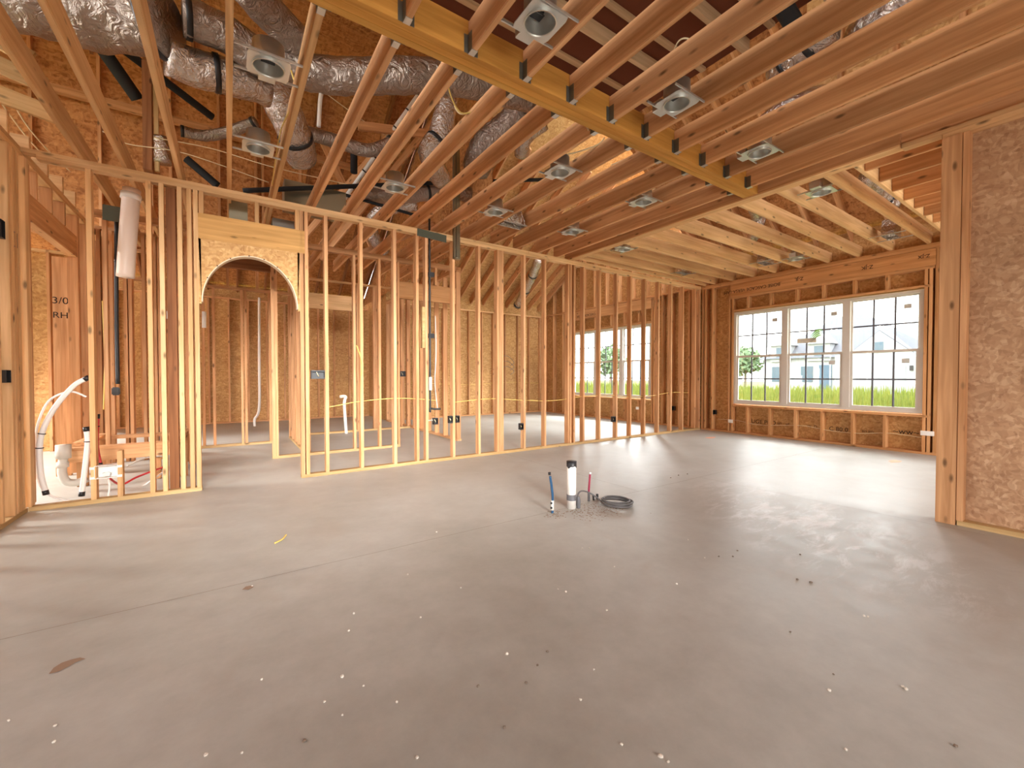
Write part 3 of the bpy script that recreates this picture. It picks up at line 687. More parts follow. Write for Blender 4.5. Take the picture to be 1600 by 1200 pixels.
# ------------------------------------------------------------------ recessed light housings
def can_light():
    root = empty('recessed_light_housing', (0, 0, HT))
    bm = bmesh.new(); n = 32; R = .088; a, b = .118, .108
    ring = [(R*math.cos(2*math.pi*i/n), R*math.sin(2*math.pi*i/n)) for i in range(n)]
    def sq(t):
        c, s = math.cos(t), math.sin(t); k_ = min(a/abs(c) if abs(c) > 1e-6 else 9, b/abs(s) if abs(s) > 1e-6 else 9); return (c*k_, s*k_)
    out = [sq(2*math.pi*i/n) for i in range(n)]
    for z in (0, .003):
        vi = [bm.verts.new((x, y, z)) for x, y in ring]; vo = [bm.verts.new((x, y, z)) for x, y in out]
        for i in range(n): bm.faces.new((vi[i], vi[(i+1) % n], vo[(i+1) % n], vo[i]))
    def place(me, nm, m):
        o = bpy.data.objects.new(nm, me); COL.objects.link(o); me.materials.append(m); o.parent = root; return o
    place(mesh_of(bm, 'mounting_plate'), 'mounting_plate', M['galv'])
    bm = bmesh.new(); prev = None
    for z, r in ((-.012, .092), (-.012, .085), (.0, .085), (.13, .085), (.13, .0001)):
        rr = [bm.verts.new((r*math.cos(2*math.pi*i/n), r*math.sin(2*math.pi*i/n), z)) for i in range(n)]
        if prev:
            for i in range(n): bm.faces.new((prev[i], prev[(i+1) % n], rr[(i+1) % n], rr[i]))
        prev = rr
    prev = None
    for z, r in ((-.012, .092), (.002, .092), (.135, .091), (.135, .0001)):
        rr = [bm.verts.new((r*math.cos(2*math.pi*i/n), r*math.sin(2*math.pi*i/n), z)) for i in range(n)]
        if prev:
            for i in range(n): bm.faces.new((prev[i], prev[(i+1) % n], rr[(i+1) % n], rr[i]))
        prev = rr
    me = mesh_of(bm, 'can'); 
    for p in me.polygons: p.use_smooth = True
    place(me, 'can', M['galv'])
    bm = bmesh.new(); bx(bm, -.05, .05, .095, .175, .005, .075); bmesh.ops.bevel(bm, geom=bm.edges[:], offset=.004, segments=1, affect='EDGES')
    place(mesh_of(bm, 'junction_box'), 'junction_box', M['galv'])
    bm = bmesh.new(); bx(bm, -.04, .04, .01, .06, .06, .063); tube_bm(bm, [Vector((-.02, 0, .058)), Vector((.02, 0, .058))], .012, 8)
    place(mesh_of(bm, 'lamp_socket'), 'lamp_socket', M['black'])
    for s in (-1, 1):
        bm = bmesh.new(); bx(bm, -.183, .183, s*.113-.004, s*.113+.004, .002, .016)
        place(mesh_of(bm, 'hanger_bar'), 'hanger_bar', M['galv'])
    return root
proto = can_light()
cans = [(1.45, 1.87, 'above the camera-side joists left of the others, largest can light'), (2.69, 1.87, 'second can light on the camera side of the beam'), (3.88, 1.87, 'third can light on the camera side of the beam'),
        (5.26, 1.90, 'can light between bay joists near the header'), (.23, 3.10, 'can light left of the beam, near the big foil ducts'), (2.66, 3.12, 'middle can light just past the beam'),
        (.23, 4.25, 'can light over the arched opening side'), (1.45, 4.33, 'can light past the second pale joist, before the partition'), (2.66, 4.30, 'can light above the metal stack near the partition'),
        (3.89, 4.30, 'can light near the header by the partition'), (5.10, 4.45, 'can light in the bay corner by the partition'), (7.9, 3.19, 'small can light close to the window wall'), (3.89, 3.12, 'can light hidden high between joists near the header')]
for k, (x, y, lab) in enumerate(cans):
    if k == 0: o = proto
    else:
        o = proto.copy(); COL.objects.link(o)
        for ch in list(proto.children):
            c = ch.copy(); COL.objects.link(c); c.parent = o
    o.location = (x, y, HT+.004)
    if x > XH: o.rotation_euler = (0, 0, HP)
    tag(o, 'galvanized recessed light housing, '+lab, 'light housing', 'recessed light housings')

# ------------------------------------------------------------------ roof and attic
def slab(name, pts, th, m, kind='structure'):
    """thin deck through 3-D corner points"""
    bm = bmesh.new(); a = [bm.verts.new(p) for p in pts]; b = [bm.verts.new((p[0], p[1], p[2]+th)) for p in pts]; n = len(pts)
    bm.faces.new(a[::-1]); bm.faces.new(b)
    for i in range(n): bm.faces.new((a[i], a[(i+1) % n], b[(i+1) % n], b[i]))
    o = link(name, mesh_of(bm, name), m); tag(o, kind=kind); return o
slab('ceiling_roof_bay', [(9.3, -3.2, 3.22), (9.3, YP+.1, 3.22), (4.9, YP+.1, 6.6), (4.9, -3.2, 6.6)], .014, M['osb_deck'])
slab('ceiling_roof_bedroom', [(9.0, 11.5, 3.18), (3.3, 11.5, 3.18), (3.3, 5.2, 6.9), (9.0, 5.2, 6.9)], .014, M['osb'])
slab('ceiling_roof_hall', [(3.32, 13.1, 3.25), (-5.4, 13.1, 3.25), (-5.4, 7.6, 6.6), (3.32, 7.6, 6.6)], .014, M['osb_deck'])
slab('ceiling_roof_main', [(4.95, -3.2, 6.6), (4.95, 7.7, 6.6), (-5.4, 7.7, 6.6), (-5.4, -3.2, 6.6)], .014, M['osb_deck'])
w = box_obj('wall_attic_north', (-4.0, 1.15, 8.52, 8.53, HT+.02, 6.0), M['osb_deck']); tag(w, kind='structure')
plate('x', 8.33, D4, -4.0, 2.3, 5.08, 'long horizontal rail across the attic strand-board wall', M['joist'], 'attic_rail', h=.10)
studs('x', 8.43, D4, [-3.4, -2.8, -2.2, -1.52, -.95, -.72, -.1, .42, .52, 1.1], HT+.02, 5.95, 'attic stud from the left', 'on the attic strand-board wall', m=M['joist'], name='attic_stud')
gw = bmesh.new()
for xx in (3.325, 3.337):
    gw.faces.new([gw.verts.new((xx, y, z)) for y, z in ((5.46, 3.36), (13.0, 3.25), (7.6, 6.85), (5.46, 6.85))])
gwo = link('wall_attic_gable', mesh_of(gw, 'wall_attic_gable'), M['osb_deck']); tag(gwo, kind='structure')
w = box_obj('wall_attic_east', (4.86, 4.872, -2.0, 1.9, 3.4, 6.5), M['osb']); tag(w, kind='structure')
studs('y', 4.80, .06, [-1.6, -1.2, -.8, -.4, 0, .4, .8, 1.2, 1.6], HT+.24, 5.2, 'attic stud from the rear', 'above the strand-board wall', m=M['joist'], name='attic_stud')
# rafters under the bedroom roof slope
def rafter(p, q, lab, grp, m='joist', h=.18):
    o = board('roof_rafter', p, q, T, h, M[m]); tag(o, lab, 'rafter', grp)
sl = (6.9-3.18)/(11.5-5.2)
for k in range(12):
    x = 8.45-.42*k
    rafter((x, 11.0, 3.18+.5*sl-.11), (x, 6.9, 3.18+4.6*sl-.11), f'{ORD[k]} bedroom roof rafter from the window wall', 'rafters over the bedroom')
sl = (6.6-3.22)/(9.3-4.9)
for k in range(14):
    y = 5.2-.5*k
    rafter((8.9, y, 3.22+.4*sl-.115), (5.3, y, 3.22+4.0*sl-.115), f'{ORD[k]} bay roof rafter counted from the partition', 'rafters over the bay')
sl = (6.6-3.25)/(13.1-7.6)
for k in range(11):
    x = 3.2-.6*k
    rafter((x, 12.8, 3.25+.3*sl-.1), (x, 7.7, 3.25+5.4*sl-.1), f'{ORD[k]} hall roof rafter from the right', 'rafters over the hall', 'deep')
for k, (p, q) in enumerate((((.9, 8.3, 3.3), (2.6, 6.4, 5.6)), ((1.4, 8.3, 3.3), (3.0, 6.6, 5.6)), ((2.4, 7.9, 3.2), (1.3, 7.9, 5.4)), ((1.75, 7.6, 3.2), (3.3, 7.6, 4.1)), ((2.3, 7.6, 4.0), (2.35, 7.6, 5.6)), ((1.5, 6.0, 4.6), (3.9, 5.8, 5.0)))):
    rafter(p, q, f'{ORD[k]} slanting attic brace behind the hanging foil ducts', 'slanting attic braces', 'joist', .12)
# flat upper deck over the camera side, pale boards under it
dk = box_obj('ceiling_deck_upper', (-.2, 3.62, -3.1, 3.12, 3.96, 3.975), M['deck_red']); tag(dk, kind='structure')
for k in range(10):
    y = 3.0-.58*k
    o = board('deck_joist', (-.15, y, 3.895), (3.6, y, 3.895), T, .12, M['beige']); tag(o, f'{ORD[k]} beige board under the red-brown deck, counted toward the camera', 'joist', 'boards under the upper deck')
    o = board('deck_purlin', (-.15, y-.19, 3.945), (3.6, y-.19, 3.945), .05, .028, M['beige']); tag(o, f'{ORD[k]} narrow beige strip against the red-brown deck, counted toward the camera', 'board', 'strips under the upper deck')

# ------------------------------------------------------------------ foil ducts
def duct(name, pts, r, lab, m='foil', straps=(), cat='duct', crk=.10, grp=None):
    P = smooth_path(pts, 14); rad = r
    L = sum((b-a).length for a, b in zip(P, P[1:]))
    n = max(8, int(L/.035)); Q = []; acc = 0; i = 0; step = L/n
    seg = [(P[j], P[j+1], (P[j+1]-P[j]).length) for j in range(len(P)-1)]
    for s in range(n+1):
        t = s*step; a = 0
        for p, q, l in seg:
            if a+l >= t-1e-9: Q.append(p.lerp(q, (t-a)/l if l else 0)); break
            a += l
        else: Q.append(P[-1])
    o0 = Q[0].copy(); bm = bmesh.new(); sd = random.random()*9
    tube_bm(bm, [p-o0 for p in Q], rad, 26, crinkle=crk, seed=sd)
    # spiral wire ripple
    me = mesh_of(bm, name); me.materials.append(M[m])
    for p in me.polygons: p.use_smooth = True
    o = bpy.data.objects.new(name, me); COL.objects.link(o); o.matrix_world = Matrix.Translation(o0); tag(o, lab, cat, grp)
    for t in straps:
        j = min(int(t*n), n-1); d = (Q[j+1]-Q[j]).normalized(); c = Q[j]
        rr = (r(t) if callable(r) else r)*1.07
        tube('strap', [c-d*.02, c+d*.02], rr, M['black'], o, seg=20, n=1)
    return o
Z = 3.78
duct('flexible_duct', [at(-90, -40, 2, 3.95), at(60, 0, 2, 3.95), at(170, 25, 2, 3.95), at(262, 35, 2, 3.95)], .24, 'huge foil-wrapped trunk duct in the upper left corner', 'foil_dull', (.97,))
duct('flexible_duct', [at(285, 25, 2, 3.95), at(345, 50, 2, 3.95), at(420, 95, 2, 3.85), at(520, 118, 2, 3.80), at(640, 118, 2, 3.82), at(730, 126, 2, 3.86), at(830, 150, 2, 3.92)], .14, 'long foil duct running right behind the hung joists', 'foil_dull', (.02,))
duct('flexible_duct', [at(262, 88, 2, 3.72), at(300, 105, 2, 3.72), at(350, 118, 2, 3.74), at(420, 140, 2, 3.78)], .14, 'bright crumpled foil duct elbow below the trunk duct', 'foil', (.45,))
duct('flexible_duct', [at(380, -30, 2, 4.0), at(430, 30, 2, 4.0), at(475, 75, 2, 3.95)], .13, 'foil branch duct dropping from above onto the long duct', 'foil_dull')
duct('flexible_duct', [at(425, 130, 1, 5.0), at(445, 175, 1, 5.05), at(462, 215, 1, 5.2), at(470, 245, 1, 5.5)], .17, 'hanging foil duct with black straps left of the white drain', 'foil', (.05, .62))
duct('flexible_duct', [at(470, 205, 1, 5.9), at(530, 222, 1, 5.9), at(580, 235, 1, 5.8), at(625, 215, 1, 5.7)], .085, 'sagging narrow foil duct with black tape end', 'foil_dull', (.9,))
duct('flexible_duct', [at(700, 130, 1, 4.7), at(697, 170, 1, 4.7), at(685, 215, 1, 4.8), at(670, 240, 1, 4.9), at(690, 280, 1, 5.2)], .13, 'upright foil duct with strap right of the white drain', 'foil', (.08, .55))
duct('flexible_duct', [at(835, 150, 1, 3.9), at(800, 195, 1, 4.3), at(760, 230, 1, 4.6), at(745, 262, 1, 4.9)], .19, 'fat foil duct coming down behind the middle joists', 'foil_dull', (.1,))
duct('flexible_duct', [at(850, 190, 1, 4.2), at(820, 215, 1, 4.4), at(815, 240, 1, 4.6)], .10, 'small bright foil elbow beside the fat duct', 'foil')
duct('flexible_duct', [at(560, 300, 1, 6.3), at(620, 305, 1, 6.3), at(700, 300, 1, 6.2), at(760, 310, 1, 6.2)], .12, 'foil duct lying low behind the black pipe', 'foil_dull', (.5,))
duct('flexible_duct', [at(600, 395, 1, 7.4), at(580, 360, 1, 7.2), at(595, 330, 1, 7.0), at(650, 318, 1, 6.8)], .11, 'foil duct seen between the joists past the partition', 'foil')
duct('flexible_duct', [at(250, 215, 1, 7.6), at(253, 235, 1, 7.6), at(255, 255, 1, 7.6)], .10, 'short upright foil duct against the attic wall', 'foil')
duct('flexible_duct', [at(285, 205, 1, 7.2), at(320, 212, 1, 7.2), at(360, 205, 1, 7.1), at(400, 190, 1, 6.9)], .07, 'thin foil duct crossing in front of the attic wall', 'foil_dull', (.02, .97))
duct('flexible_duct', [at(1215, 118, 2, 3.62), at(1250, 82, 2, 3.62), at(1300, 40, 2, 3.64)], .10, 'foil duct with two black straps above the right-hand joists', 'foil', (.35, .7))
duct('flexible_duct', [at(1345, 60, 2, 3.66), at(1385, 25, 2, 3.66), at(1440, -20, 2, 3.66)], .13, 'crumpled foil duct near the top edge above the right joists', 'foil')
duct('flexible_duct', [at(1195, 195, 2, 3.55), at(1235, 165, 2, 3.55), at(1290, 150, 2, 3.58)], .09, 'small foil duct over the third camera-side light', 'foil')
duct('flexible_duct', [at(1170, 305, 2, 3.62), at(1183, 335, 2, 3.60), at(1185, 350, 2, 3.50), at(1176, 372, 2, 3.40)], .085, 'foil duct dropping between the bay joists by the header end', 'foil', (.85,))
duct('flexible_duct', [at(1355, 275, 2, 3.62), at(1372, 300, 2, 3.55), at(1395, 322, 2, 3.45)], .09, 'foil duct over the bay near the short joists', 'foil', (.8,))
duct('flexible_duct', [at(842, 405, 1, 8.8), at(828, 440, 1, 9.5), at(808, 478, 1, 10.5)], .12, 'bright foil duct running down the bedroom rafters', 'foil', (.3, .62, .98))
# register boots close to the window wall
def boot(x, y, lab):
    r = empty('register_boot', (x, y, HT)); tag(r, lab, 'register boot', 'register boots')
    bm = bmesh.new(); prev = None
    for z, a, b in ((0, .16, .07), (.05, .16, .07), (.14, .10, .08), (.24, .08, .08)):
        v = [bm.verts.new((x+p*a, y+q*b, HT+z)) for p, q in ((-1, -1), (1, -1), (1, 1), (-1, 1))]
        if prev:
            for i in range(4): bm.faces.new((prev[i], prev[(i+1) % 4], v[(i+1) % 4], v[i]))
        prev = v
    link('boot_body', mesh_of(bm, 'boot_body'), M['foil'], r)
    for s_ in (-1, 1):
        if x > XH: box_obj('hanger_bar', (x+s_*.165-.004, x+s_*.165+.004, y-.196, y+.196, HT+.001, HT+.012), M['galv'], r)
        else: box_obj('hanger_bar', (x-.18, x+.18, y+s_*.078-.004, y+s_*.078+.004, HT+.001, HT+.012), M['galv'], r)
boot(7.75, 1.95, 'foil-lined register boot nearest the short joists in the bay')
boot(7.75, 3.62, 'foil-lined register boot in the middle of the bay')
boot(7.2, 4.84, 'register boot in the bay corner by the partition')
boot(3.07, 4.55, 'foil-lined register boot between joists near the partition')

# ------------------------------------------------------------------ pipes in the ceiling
o = tube('vent_pipe', [at(665, 132, 1, 5.6), at(530, 322, 1, 6.6)], .028, M['pvc'], seg=14, n=1); tag(o, 'slanting white drain pipe with black bands in the attic', 'pipe')
A, B = at(665, 132, 1, 5.6), at(530, 322, 1, 6.6)
for t in (.08, .2, .34, .46, .58, .7, .84):
    c = A.lerp(B, t); d = (B-A).normalized(); tube('pipe_band', [c-d*.01, c+d*.01], .033, M['black'], o, seg=12, n=1)
o = tube('vent_pipe', [at(503, 140, 1, 5.6), at(500, 160, 1, 5.6), at(498, 198, 1, 5.6)], .024, M['pvc'], seg=12); tag(o, 'short white pipe hanging beside the strapped foil duct', 'pipe')
def blk(p, q, r, lab, nm='insulated_pipe', m='blackfoam'):
    o = tube(nm, [p, p.lerp(q, .5), q], r, M[m], seg=12); tag(o, lab, 'pipe'); return o
blk(at(150, 62, 1, 6.9), at(215, 155, 1, 7.2), .075, 'thick black pipe in the attic, left one of the slanting pair')
blk(at(150, 45, 1, 6.9), at(332, 183, 1, 7.6), .05, 'black pipe in the attic, upper one of the slanting pair')
blk(at(291, 248, 1, 7.0), at(340, 290, 1, 7.0), .05, 'short black pipe end pointing at the arch header')
blk(at(380, 298, 1, 6.05), at(700, 285, 1, 6.1), .03, 'black pipe running level behind the joists, left run')
blk(at(700, 285, 1, 6.1), at(872, 280, 1, 5.9), .03, 'black pipe running level behind the joists, right run')
blk(at(510, 296, 1, 6.5), at(655, 338, 1, 6.0), .022, 'thin black pipe sloping to the partition metal plate')
blk(at(553, 232, 1, 6.4), at(553, 270, 1, 6.4), .05, 'black strap pair hanging under the narrow foil duct', 'duct_strap')
blk(at(300, -10, 1, 4.4), at(290, 45, 1, 4.5), .045, 'black band of pipe between the two trunk ducts')
blk(at(1215, -5, 2, 3.85), at(1248, 50, 2, 3.72), .06, 'short black duct collar above the right joists', 'duct_collar')
o = board('attic_post', at(230, 100, 1, 6.9), at(232, 268, 1, 6.9), .09, .14, M['deep'], up=(0, 1, 0)); tag(o, 'dark upright attic post left of the foil ducts', 'post')
o = board('attic_post', at(243, 130, 1, 7.6), at(246, 268, 1, 7.6), .05, .05, M['treated'], up=(0, 1, 0)); tag(o, 'slim greenish attic post behind the dark one', 'post')
# white sealed box (return air) behind the arch header and the dark one above it
bxo = box_obj('air_plenum', (.62, 1.38, 6.18, 6.45, HT+.25, HT+.60), M['stack'], bev=.004); tag(bxo, 'plain sheet-metal air plenum behind the joists above the arch', 'plenum')
bxo = box_obj('return_box', (.46, .72, 5.9, 6.3, 2.93, HT-.02), plain('darkened_board', (.20, .19, .165), .6), bev=.004); tag(bxo, 'pale return box seen between the cripple studs over the arch', 'air box')  # pale box, its colour darkened to tone down the light on it
bxo = box_obj('junction_housing', (.02, .20, 5.75, 6.0, 2.94, HT+.04), M['stack'], bev=.006); tag(bxo, 'shiny metal box seen between cripple studs left over the arch', 'metal box')

# ------------------------------------------------------------------ metal stack, plates and pipes in the partition
o = empty('metal_stack', (2.64, YP+.13, 2.82)); tag(o, 'tall sheet-metal wall stack hanging through the top plate', 'wall stack')
bm = bmesh.new()
for a, b in ((2.595, 2.625), (2.63, 2.668), (2.672, 2.69)): bx(bm, a-.001, b, YP-.045 if a != 2.63 else YP-.055, YP-.006, 2.80, 4.35)
link('stack_body', mesh_of(bm, 'stack_body'), M['stack'], o)
tube('stack_rim', [(2.643, YP-.03, 2.795), (2.643, YP-.03, 2.812)], .052, M['stack'], o, seg=18, n=1)
o = board('steel_plate', (2.08, YP-.004, 3.075), (2.50, YP-.004, 3.055), .006, .10, M['greyblue']); tag(o, 'dull green steel plate nailed over the top plate', 'steel plate')
o = tube('drain_line', [(2.275, YP+.05, 3.30), (2.275, YP+.05, 2.2), (2.275, YP+.05, .80), (2.275, YP+.05, .74), (2.33, YP+.05, .72), (2.42, YP+.03, .72)], .014, M['black'], seg=12); tag(o, 'thin black pipe running down the middle of the partition', 'pipe')
for z in (2.55, 1.72): box_obj('pipe_clamp', (2.25, 2.33, YP+.02, YP+.07, z-.03, z+.03), M['black'], o)
box_obj('pipe_tape', (2.255, 2.295, YP+.03, YP+.07, .98, 1.16), M['pvcgrey'], o)
o = tube('white_cable', [(2.36, YP+.06, 2.0), (2.37, YP+.06, 1.5), (2.35, YP+.06, 1.1), (2.38, YP+.04, .72)], .004, M['pvc']); tag(o, 'thin white cable beside the black pipe', 'cable')
o = box_obj('shut_off_block', (2.15, 2.19, YP+.01, YP+.07, 1.55, 2.1), M['treated']); tag(o, 'short scab board beside the double stud in the partition', 'board')
# electrical boxes
def ebox(loc, lab, s=(.055, .055, .09), axis='x', face=-1):
    r = empty('outlet_box', loc); tag(r, lab, 'electrical box', 'black electrical boxes')
    x, y, z = loc; a, b, c = s
    bm = bmesh.new(); t = .003
    if axis == 'x':
        bx(bm, x-a/2, x+a/2, y+b-t, y+b, z-c/2, z+c/2)
        bx(bm, x-a/2, x-a/2+t, y, y+b-t, z-c/2, z+c/2); bx(bm, x+a/2-t, x+a/2, y, y+b-t, z-c/2, z+c/2)
        bx(bm, x-a/2+t, x+a/2-t, y, y+b-t, z-c/2, z-c/2+t); bx(bm, x-a/2+t, x+a/2-t, y, y+b-t, z+c/2-t, z+c/2)
        bx(bm, x-a/2+t, x+a/2-t, y-.002, y+.006, z+c/2-.015, z+c/2); bx(bm, x-a/2+t, x+a/2-t, y-.002, y+.006, z-c/2, z-c/2+.015)
    else:
        bx(bm, x-b, x-b+t, y-a/2, y+a/2, z-c/2, z+c/2) if face > 0 else bx(bm, x+b-t, x+b, y-a/2, y+a/2, z-c/2, z+c/2)
        lo, hi = (x-b, x) if face > 0 else (x, x+b)
        bx(bm, lo, hi, y-a/2, y-a/2+t, z-c/2, z+c/2); bx(bm, lo, hi, y+a/2-t, y+a/2, z-c/2, z+c/2)
        bx(bm, lo, hi, y-a/2+t, y+a/2-t, z-c/2, z-c/2+t); bx(bm, lo, hi, y-a/2+t, y+a/2-t, z+c/2-t, z+c/2)
    link('box_shell', mesh_of(bm, 'box_shell'), M['black'], r)
    if axis == 'x':
        tube('wire_tail', [(x-.01, y+b*.8, z+c*.3), (x, y+b*.4, z), (x+.012, y+b*.7, z-.02)], .004, M['cream'], r, seg=6)
ebox((.865, YP+.01, 1.19), 'triple switch box just right of the arched opening', (.145, .06, .10))
ebox((2.40, Y2+.01, 1.21), 'grey-black switch box behind the partition beside the double stud', (.10, .06, .09))
ebox((2.34, YP+.0, .555), 'low outlet box beneath the end of the black pipe', (.06, .06, .09))
box_obj('mounting_bar', (2.229, 2.311, YP+.045, YP+.05, .56, .575), M['steel'], bpy.data.objects['outlet_box.002'])
ebox((2.565, YP-.004, .565), 'left outlet box of the low pair on the partition', (.055, .06, .10))
ebox((2.67, YP-.004, .565), 'right outlet box of the low pair on the partition', (.055, .06, .10))
ebox((3.78, YP+.0, .385), 'grey outlet box on the stud past the triple stud', (.06, .06, .10))
ebox((5.86, YP+.0, .38), 'outlet box low between the far right partition studs', (.07, .06, .10))
ebox((XL, 5.19, 2.30), 'upper black box on the left wall near the corner', (.075, .06, .12), 'y', 1)
ebox((XL, 4.96, 2.32), 'upper black box on the left wall at the picture edge', (.075, .06, .14), 'y', 1)
ebox((XL, 5.0, 1.17), 'lower black switch box on the left wall', (.09, .06, .10), 'y', 1)
ebox((XW+.01, 5.02, .40), 'outlet box on the window wall near the partition corner', (.06, .06, .09), 'y', -1)
ebox((3.46, 10.89, 2.62), 'high black box on the bedroom side wall', (.1, .06, .14), 'x')
ebox((XW+.01, 6.02, .42), 'outlet box on the bedroom window wall by the partition', (.06, .06, .10), 'y', -1)
for (y_, z_, lab) in ((4.655, .24, 'white low-voltage bracket left below the triple window'), (1.71, .32, 'white low-voltage bracket right below the triple window'), (7.04, .36, 'white bracket low on the bedroom window wall')):
    r = empty('data_bracket', (XW-.008, y_, z_)); tag(r, lab, 'bracket')
    w_ = .05 if y_ > 2 else .075
    box_obj('bracket_plate', (XW-.010, XW-.002, y_-w_, y_+w_, z_-.035, z_+.035), M['pvc'], r, .003); box_obj('bracket_slot', (XW-.013, XW-.010, y_-.02, y_+.02, z_-.018, z_+.018), M['hose'], r)

# ------------------------------------------------------------------ cables
def cable(pts, lab, m='yellow', r=.0055, grp=None, nm='romex_cable'):
    o = tube(nm, pts, r, M[m], seg=6, n=10); tag(o, lab, 'cable', grp); return o
cable([(.98, YP+.045, .80)]+[(1.36+.5*i, YP+.045, .86+.025*math.sin(i*2.1)) for i in range(3)], 'yellow cable run through the studs right of the arch')
cable([(2.61+.62*i, YP+.045, .80+.035*math.sin(i*1.7)) for i in range(10)], 'yellow cable run through the right half of the partition')
cable([(XW+.05, 1.75+.4*i, .24+.03*math.sin(i*1.9)) for i in range(9)], 'cable looped through the cripples under the triple window', 'cream')
cable([(3.5+.5*i, YN+.04, .95+.03*math.sin(i)) for i in range(11)], 'cable through the far bedroom wall studs')
cable([at(770, 160, 2, 3.35), at(782, 145, 2, 3.35), at(776, 120, 2, 3.4), at(745, 108, 2, 3.5), at(700, 118, 2, 3.45), at(720, 176, 2, 3.3), at(770, 160, 2, 3.3)], 'loop of pale cable hanging between the joists above the partition', 'yellow', .006)
cable([at(710, 165, 2, 3.35), at(722, 178, 2, 3.3), at(760, 168, 2, 3.3), at(780, 145, 2, 3.34), at(776, 128, 2, 3.4)], 'bright cable arc hanging just left of the main beam', 'cream', .007)
cable([at(905, 190, 2, 3.2), at(918, 200, 2, 3.16), at(920, 215, 2, 3.2)], 'cable tail dangling under the beam middle', 'cream')
cable([at(850, 232, 2, 3.3), at(880, 242, 2, 3.28), at(930, 228, 2, 3.3), at(945, 215, 2, 3.35)], 'cable looping behind a middle joist', 'cream', .006)
cable([at(955, 222, 2, 3.4), at(975, 225, 2, 3.3), at(972, 215, 2, 3.35), at(1000, 235, 2, 3.4), at(955, 258, 2, 3.4)], 'cable curl near the beam right of centre', 'cream', .006)
cable([at(1020, 295, 2, 3.35), at(1060, 298, 2, 3.3), at(1095, 282, 2, 3.35)], 'cable arc between the last joists before the header', 'cream', .006)
cable([at(455, 110, 2, 3.5), at(462, 150, 2, 3.3), at(440, 200, 2, 3.2), at(432, 240, 2, 3.2), at(425, 290, 2, 3.15)], 'yellow cable stapled along the joist over the arch', 'yellow', .006)
cable([at(1045, 100, 2, 3.8), at(1060, 65, 2, 3.75), at(1078, 62, 2, 3.7), at(1078, 82, 2, 3.7)], 'cable loop against the red-brown deck', 'cream', .006)
cable([at(20, 160, 0, -1.6), at(45, 200, 0, -1.6), at(80, 240, 0, -1.6), at(110, 268, 0, -1.6)], 'brown cable sagging along the left wall top, upper', 'deep' if False else 'cream', .007)
cable([at(0, 158, 0, -1.62), at(40, 212, 0, -1.62), at(75, 250, 0, -1.62)], 'brown cable sagging along the left wall top, lower', 'cream', .007)
cable([at(395, 60, 1, 6.0), at(600, 210, 1, 6.0), at(640, 205, 1, 6.0)], 'thin cable crossing the attic behind the ducts', 'cream', .005)
cable([at(240, 215, 1, 6.6), at(330, 232, 1, 6.6), at(430, 262, 1, 6.4), at(560, 292, 1, 6.2)], 'thin cable swagged across the attic above the top plate', 'cream', .005)
cable([at(160, 205, 1, 6.4), at(200, 225, 1, 6.4), at(290, 240, 1, 6.3), at(420, 285, 1, 6.2)], 'lower thin cable swagged across the attic', 'cream', .005)
cable([(1.30, YP+.02, 1.55), (1.34, YP-.01, 1.42), (1.36, YP-.03, 1.30), (1.35, YP-.02, 1.18)], 'yellow cable end tied to the third stud right of the arch', 'yellow', .008)
cable([at(160, 470, 1, 6.9), at(164, 560, 1, 6.9), at(163, 590, 1, 6.9), at(162, 640, 1, 6.9)], 'yellow cable stapled down a stud behind the stub wall', 'yellow', .007)
for k in range(7):
    x0 = 57+3*k
    cable([at(x0, 445, 0, -2.6), at(x0+6*math.sin(k), 480, 0, -2.6), at(x0-4, 520, 0, -2.6), at(x0+5*math.cos(k*2), 550, 0, -2.6)], f'{ORD[k]} strand of the yellow cable bundle in the west room', 'yellow', .009, 'yellow cable bundle')
r = empty('twig_ties', (2.9, 5.6, 1.8)); bpy.data.objects.remove(r)
for k in range(3):
    a, b = at(785, 556+9*k, 1, 8.0), at(803, 566+7*k, 1, 8.0)
    cable([a, a.lerp(b, .5)+Vector((0, 0, .06)), b, b+Vector((-.1, 0, -.08))], f'{ORD[k]} brown scribble wire on the far bedroom stud', 'crumbdark', .006, 'scribble wires')

# ------------------------------------------------------------------ laundry / bath plumbing behind the stub wall
def hose(pts, r, lab, m='hose', nm='water_hose', ends=True, bands=()):
    o = tube(nm, pts, r, M[m], seg=12, n=12); tag(o, lab, 'hose')
    P = smooth_path(pts, 12)
    if ends:
        for p, d in ((P[0], (P[0]-P[1]).normalized()), (P[-1], (P[-1]-P[-2]).normalized())):
            tube('end_tape', [p-d*.012, p+d*.03], r*1.12, M['black'], o, seg=12, n=1)
    for t in bands:
        j = int(t*(len(P)-1)); d = (P[j+1]-P[j]).normalized(); tube('cable_tie', [P[j]-d*.004, P[j]+d*.004], r*1.3, M['black'], o, seg=10, n=1)
    return o
hy = YP+.17
hose([at(134, 592, 1, hy), at(115, 603, 1, hy), at(87, 635, 1, hy), at(68, 670, 1, hy), at(62, 700, 1, hy), at(64, 740, 1, hy), at(71, 768, 1, hy)], .021, 'thick white insulated pipe arching down by the left corner', bands=(.55, .68))
hose([at(135, 620, 1, hy+.03), at(110, 612, 1, hy+.03), at(78, 625, 1, hy+.06), at(60, 660, 1, hy+.06), at(55, 700, 1, hy+.06), at(57, 745, 1, hy+.06), at(75, 772, 1, hy+.02), at(110, 783, 1, hy-.0), at(126, 785, 1, hy-.03)], .009, 'thin white hose looping around the thick white pipe', ends=False)
hose([at(135, 672, 1, hy), at(137, 690, 1, hy), at(133, 730, 1, hy), at(128, 770, 1, hy)], .021, 'short straight white insulated pipe left of the valve box', bands=(.35,))
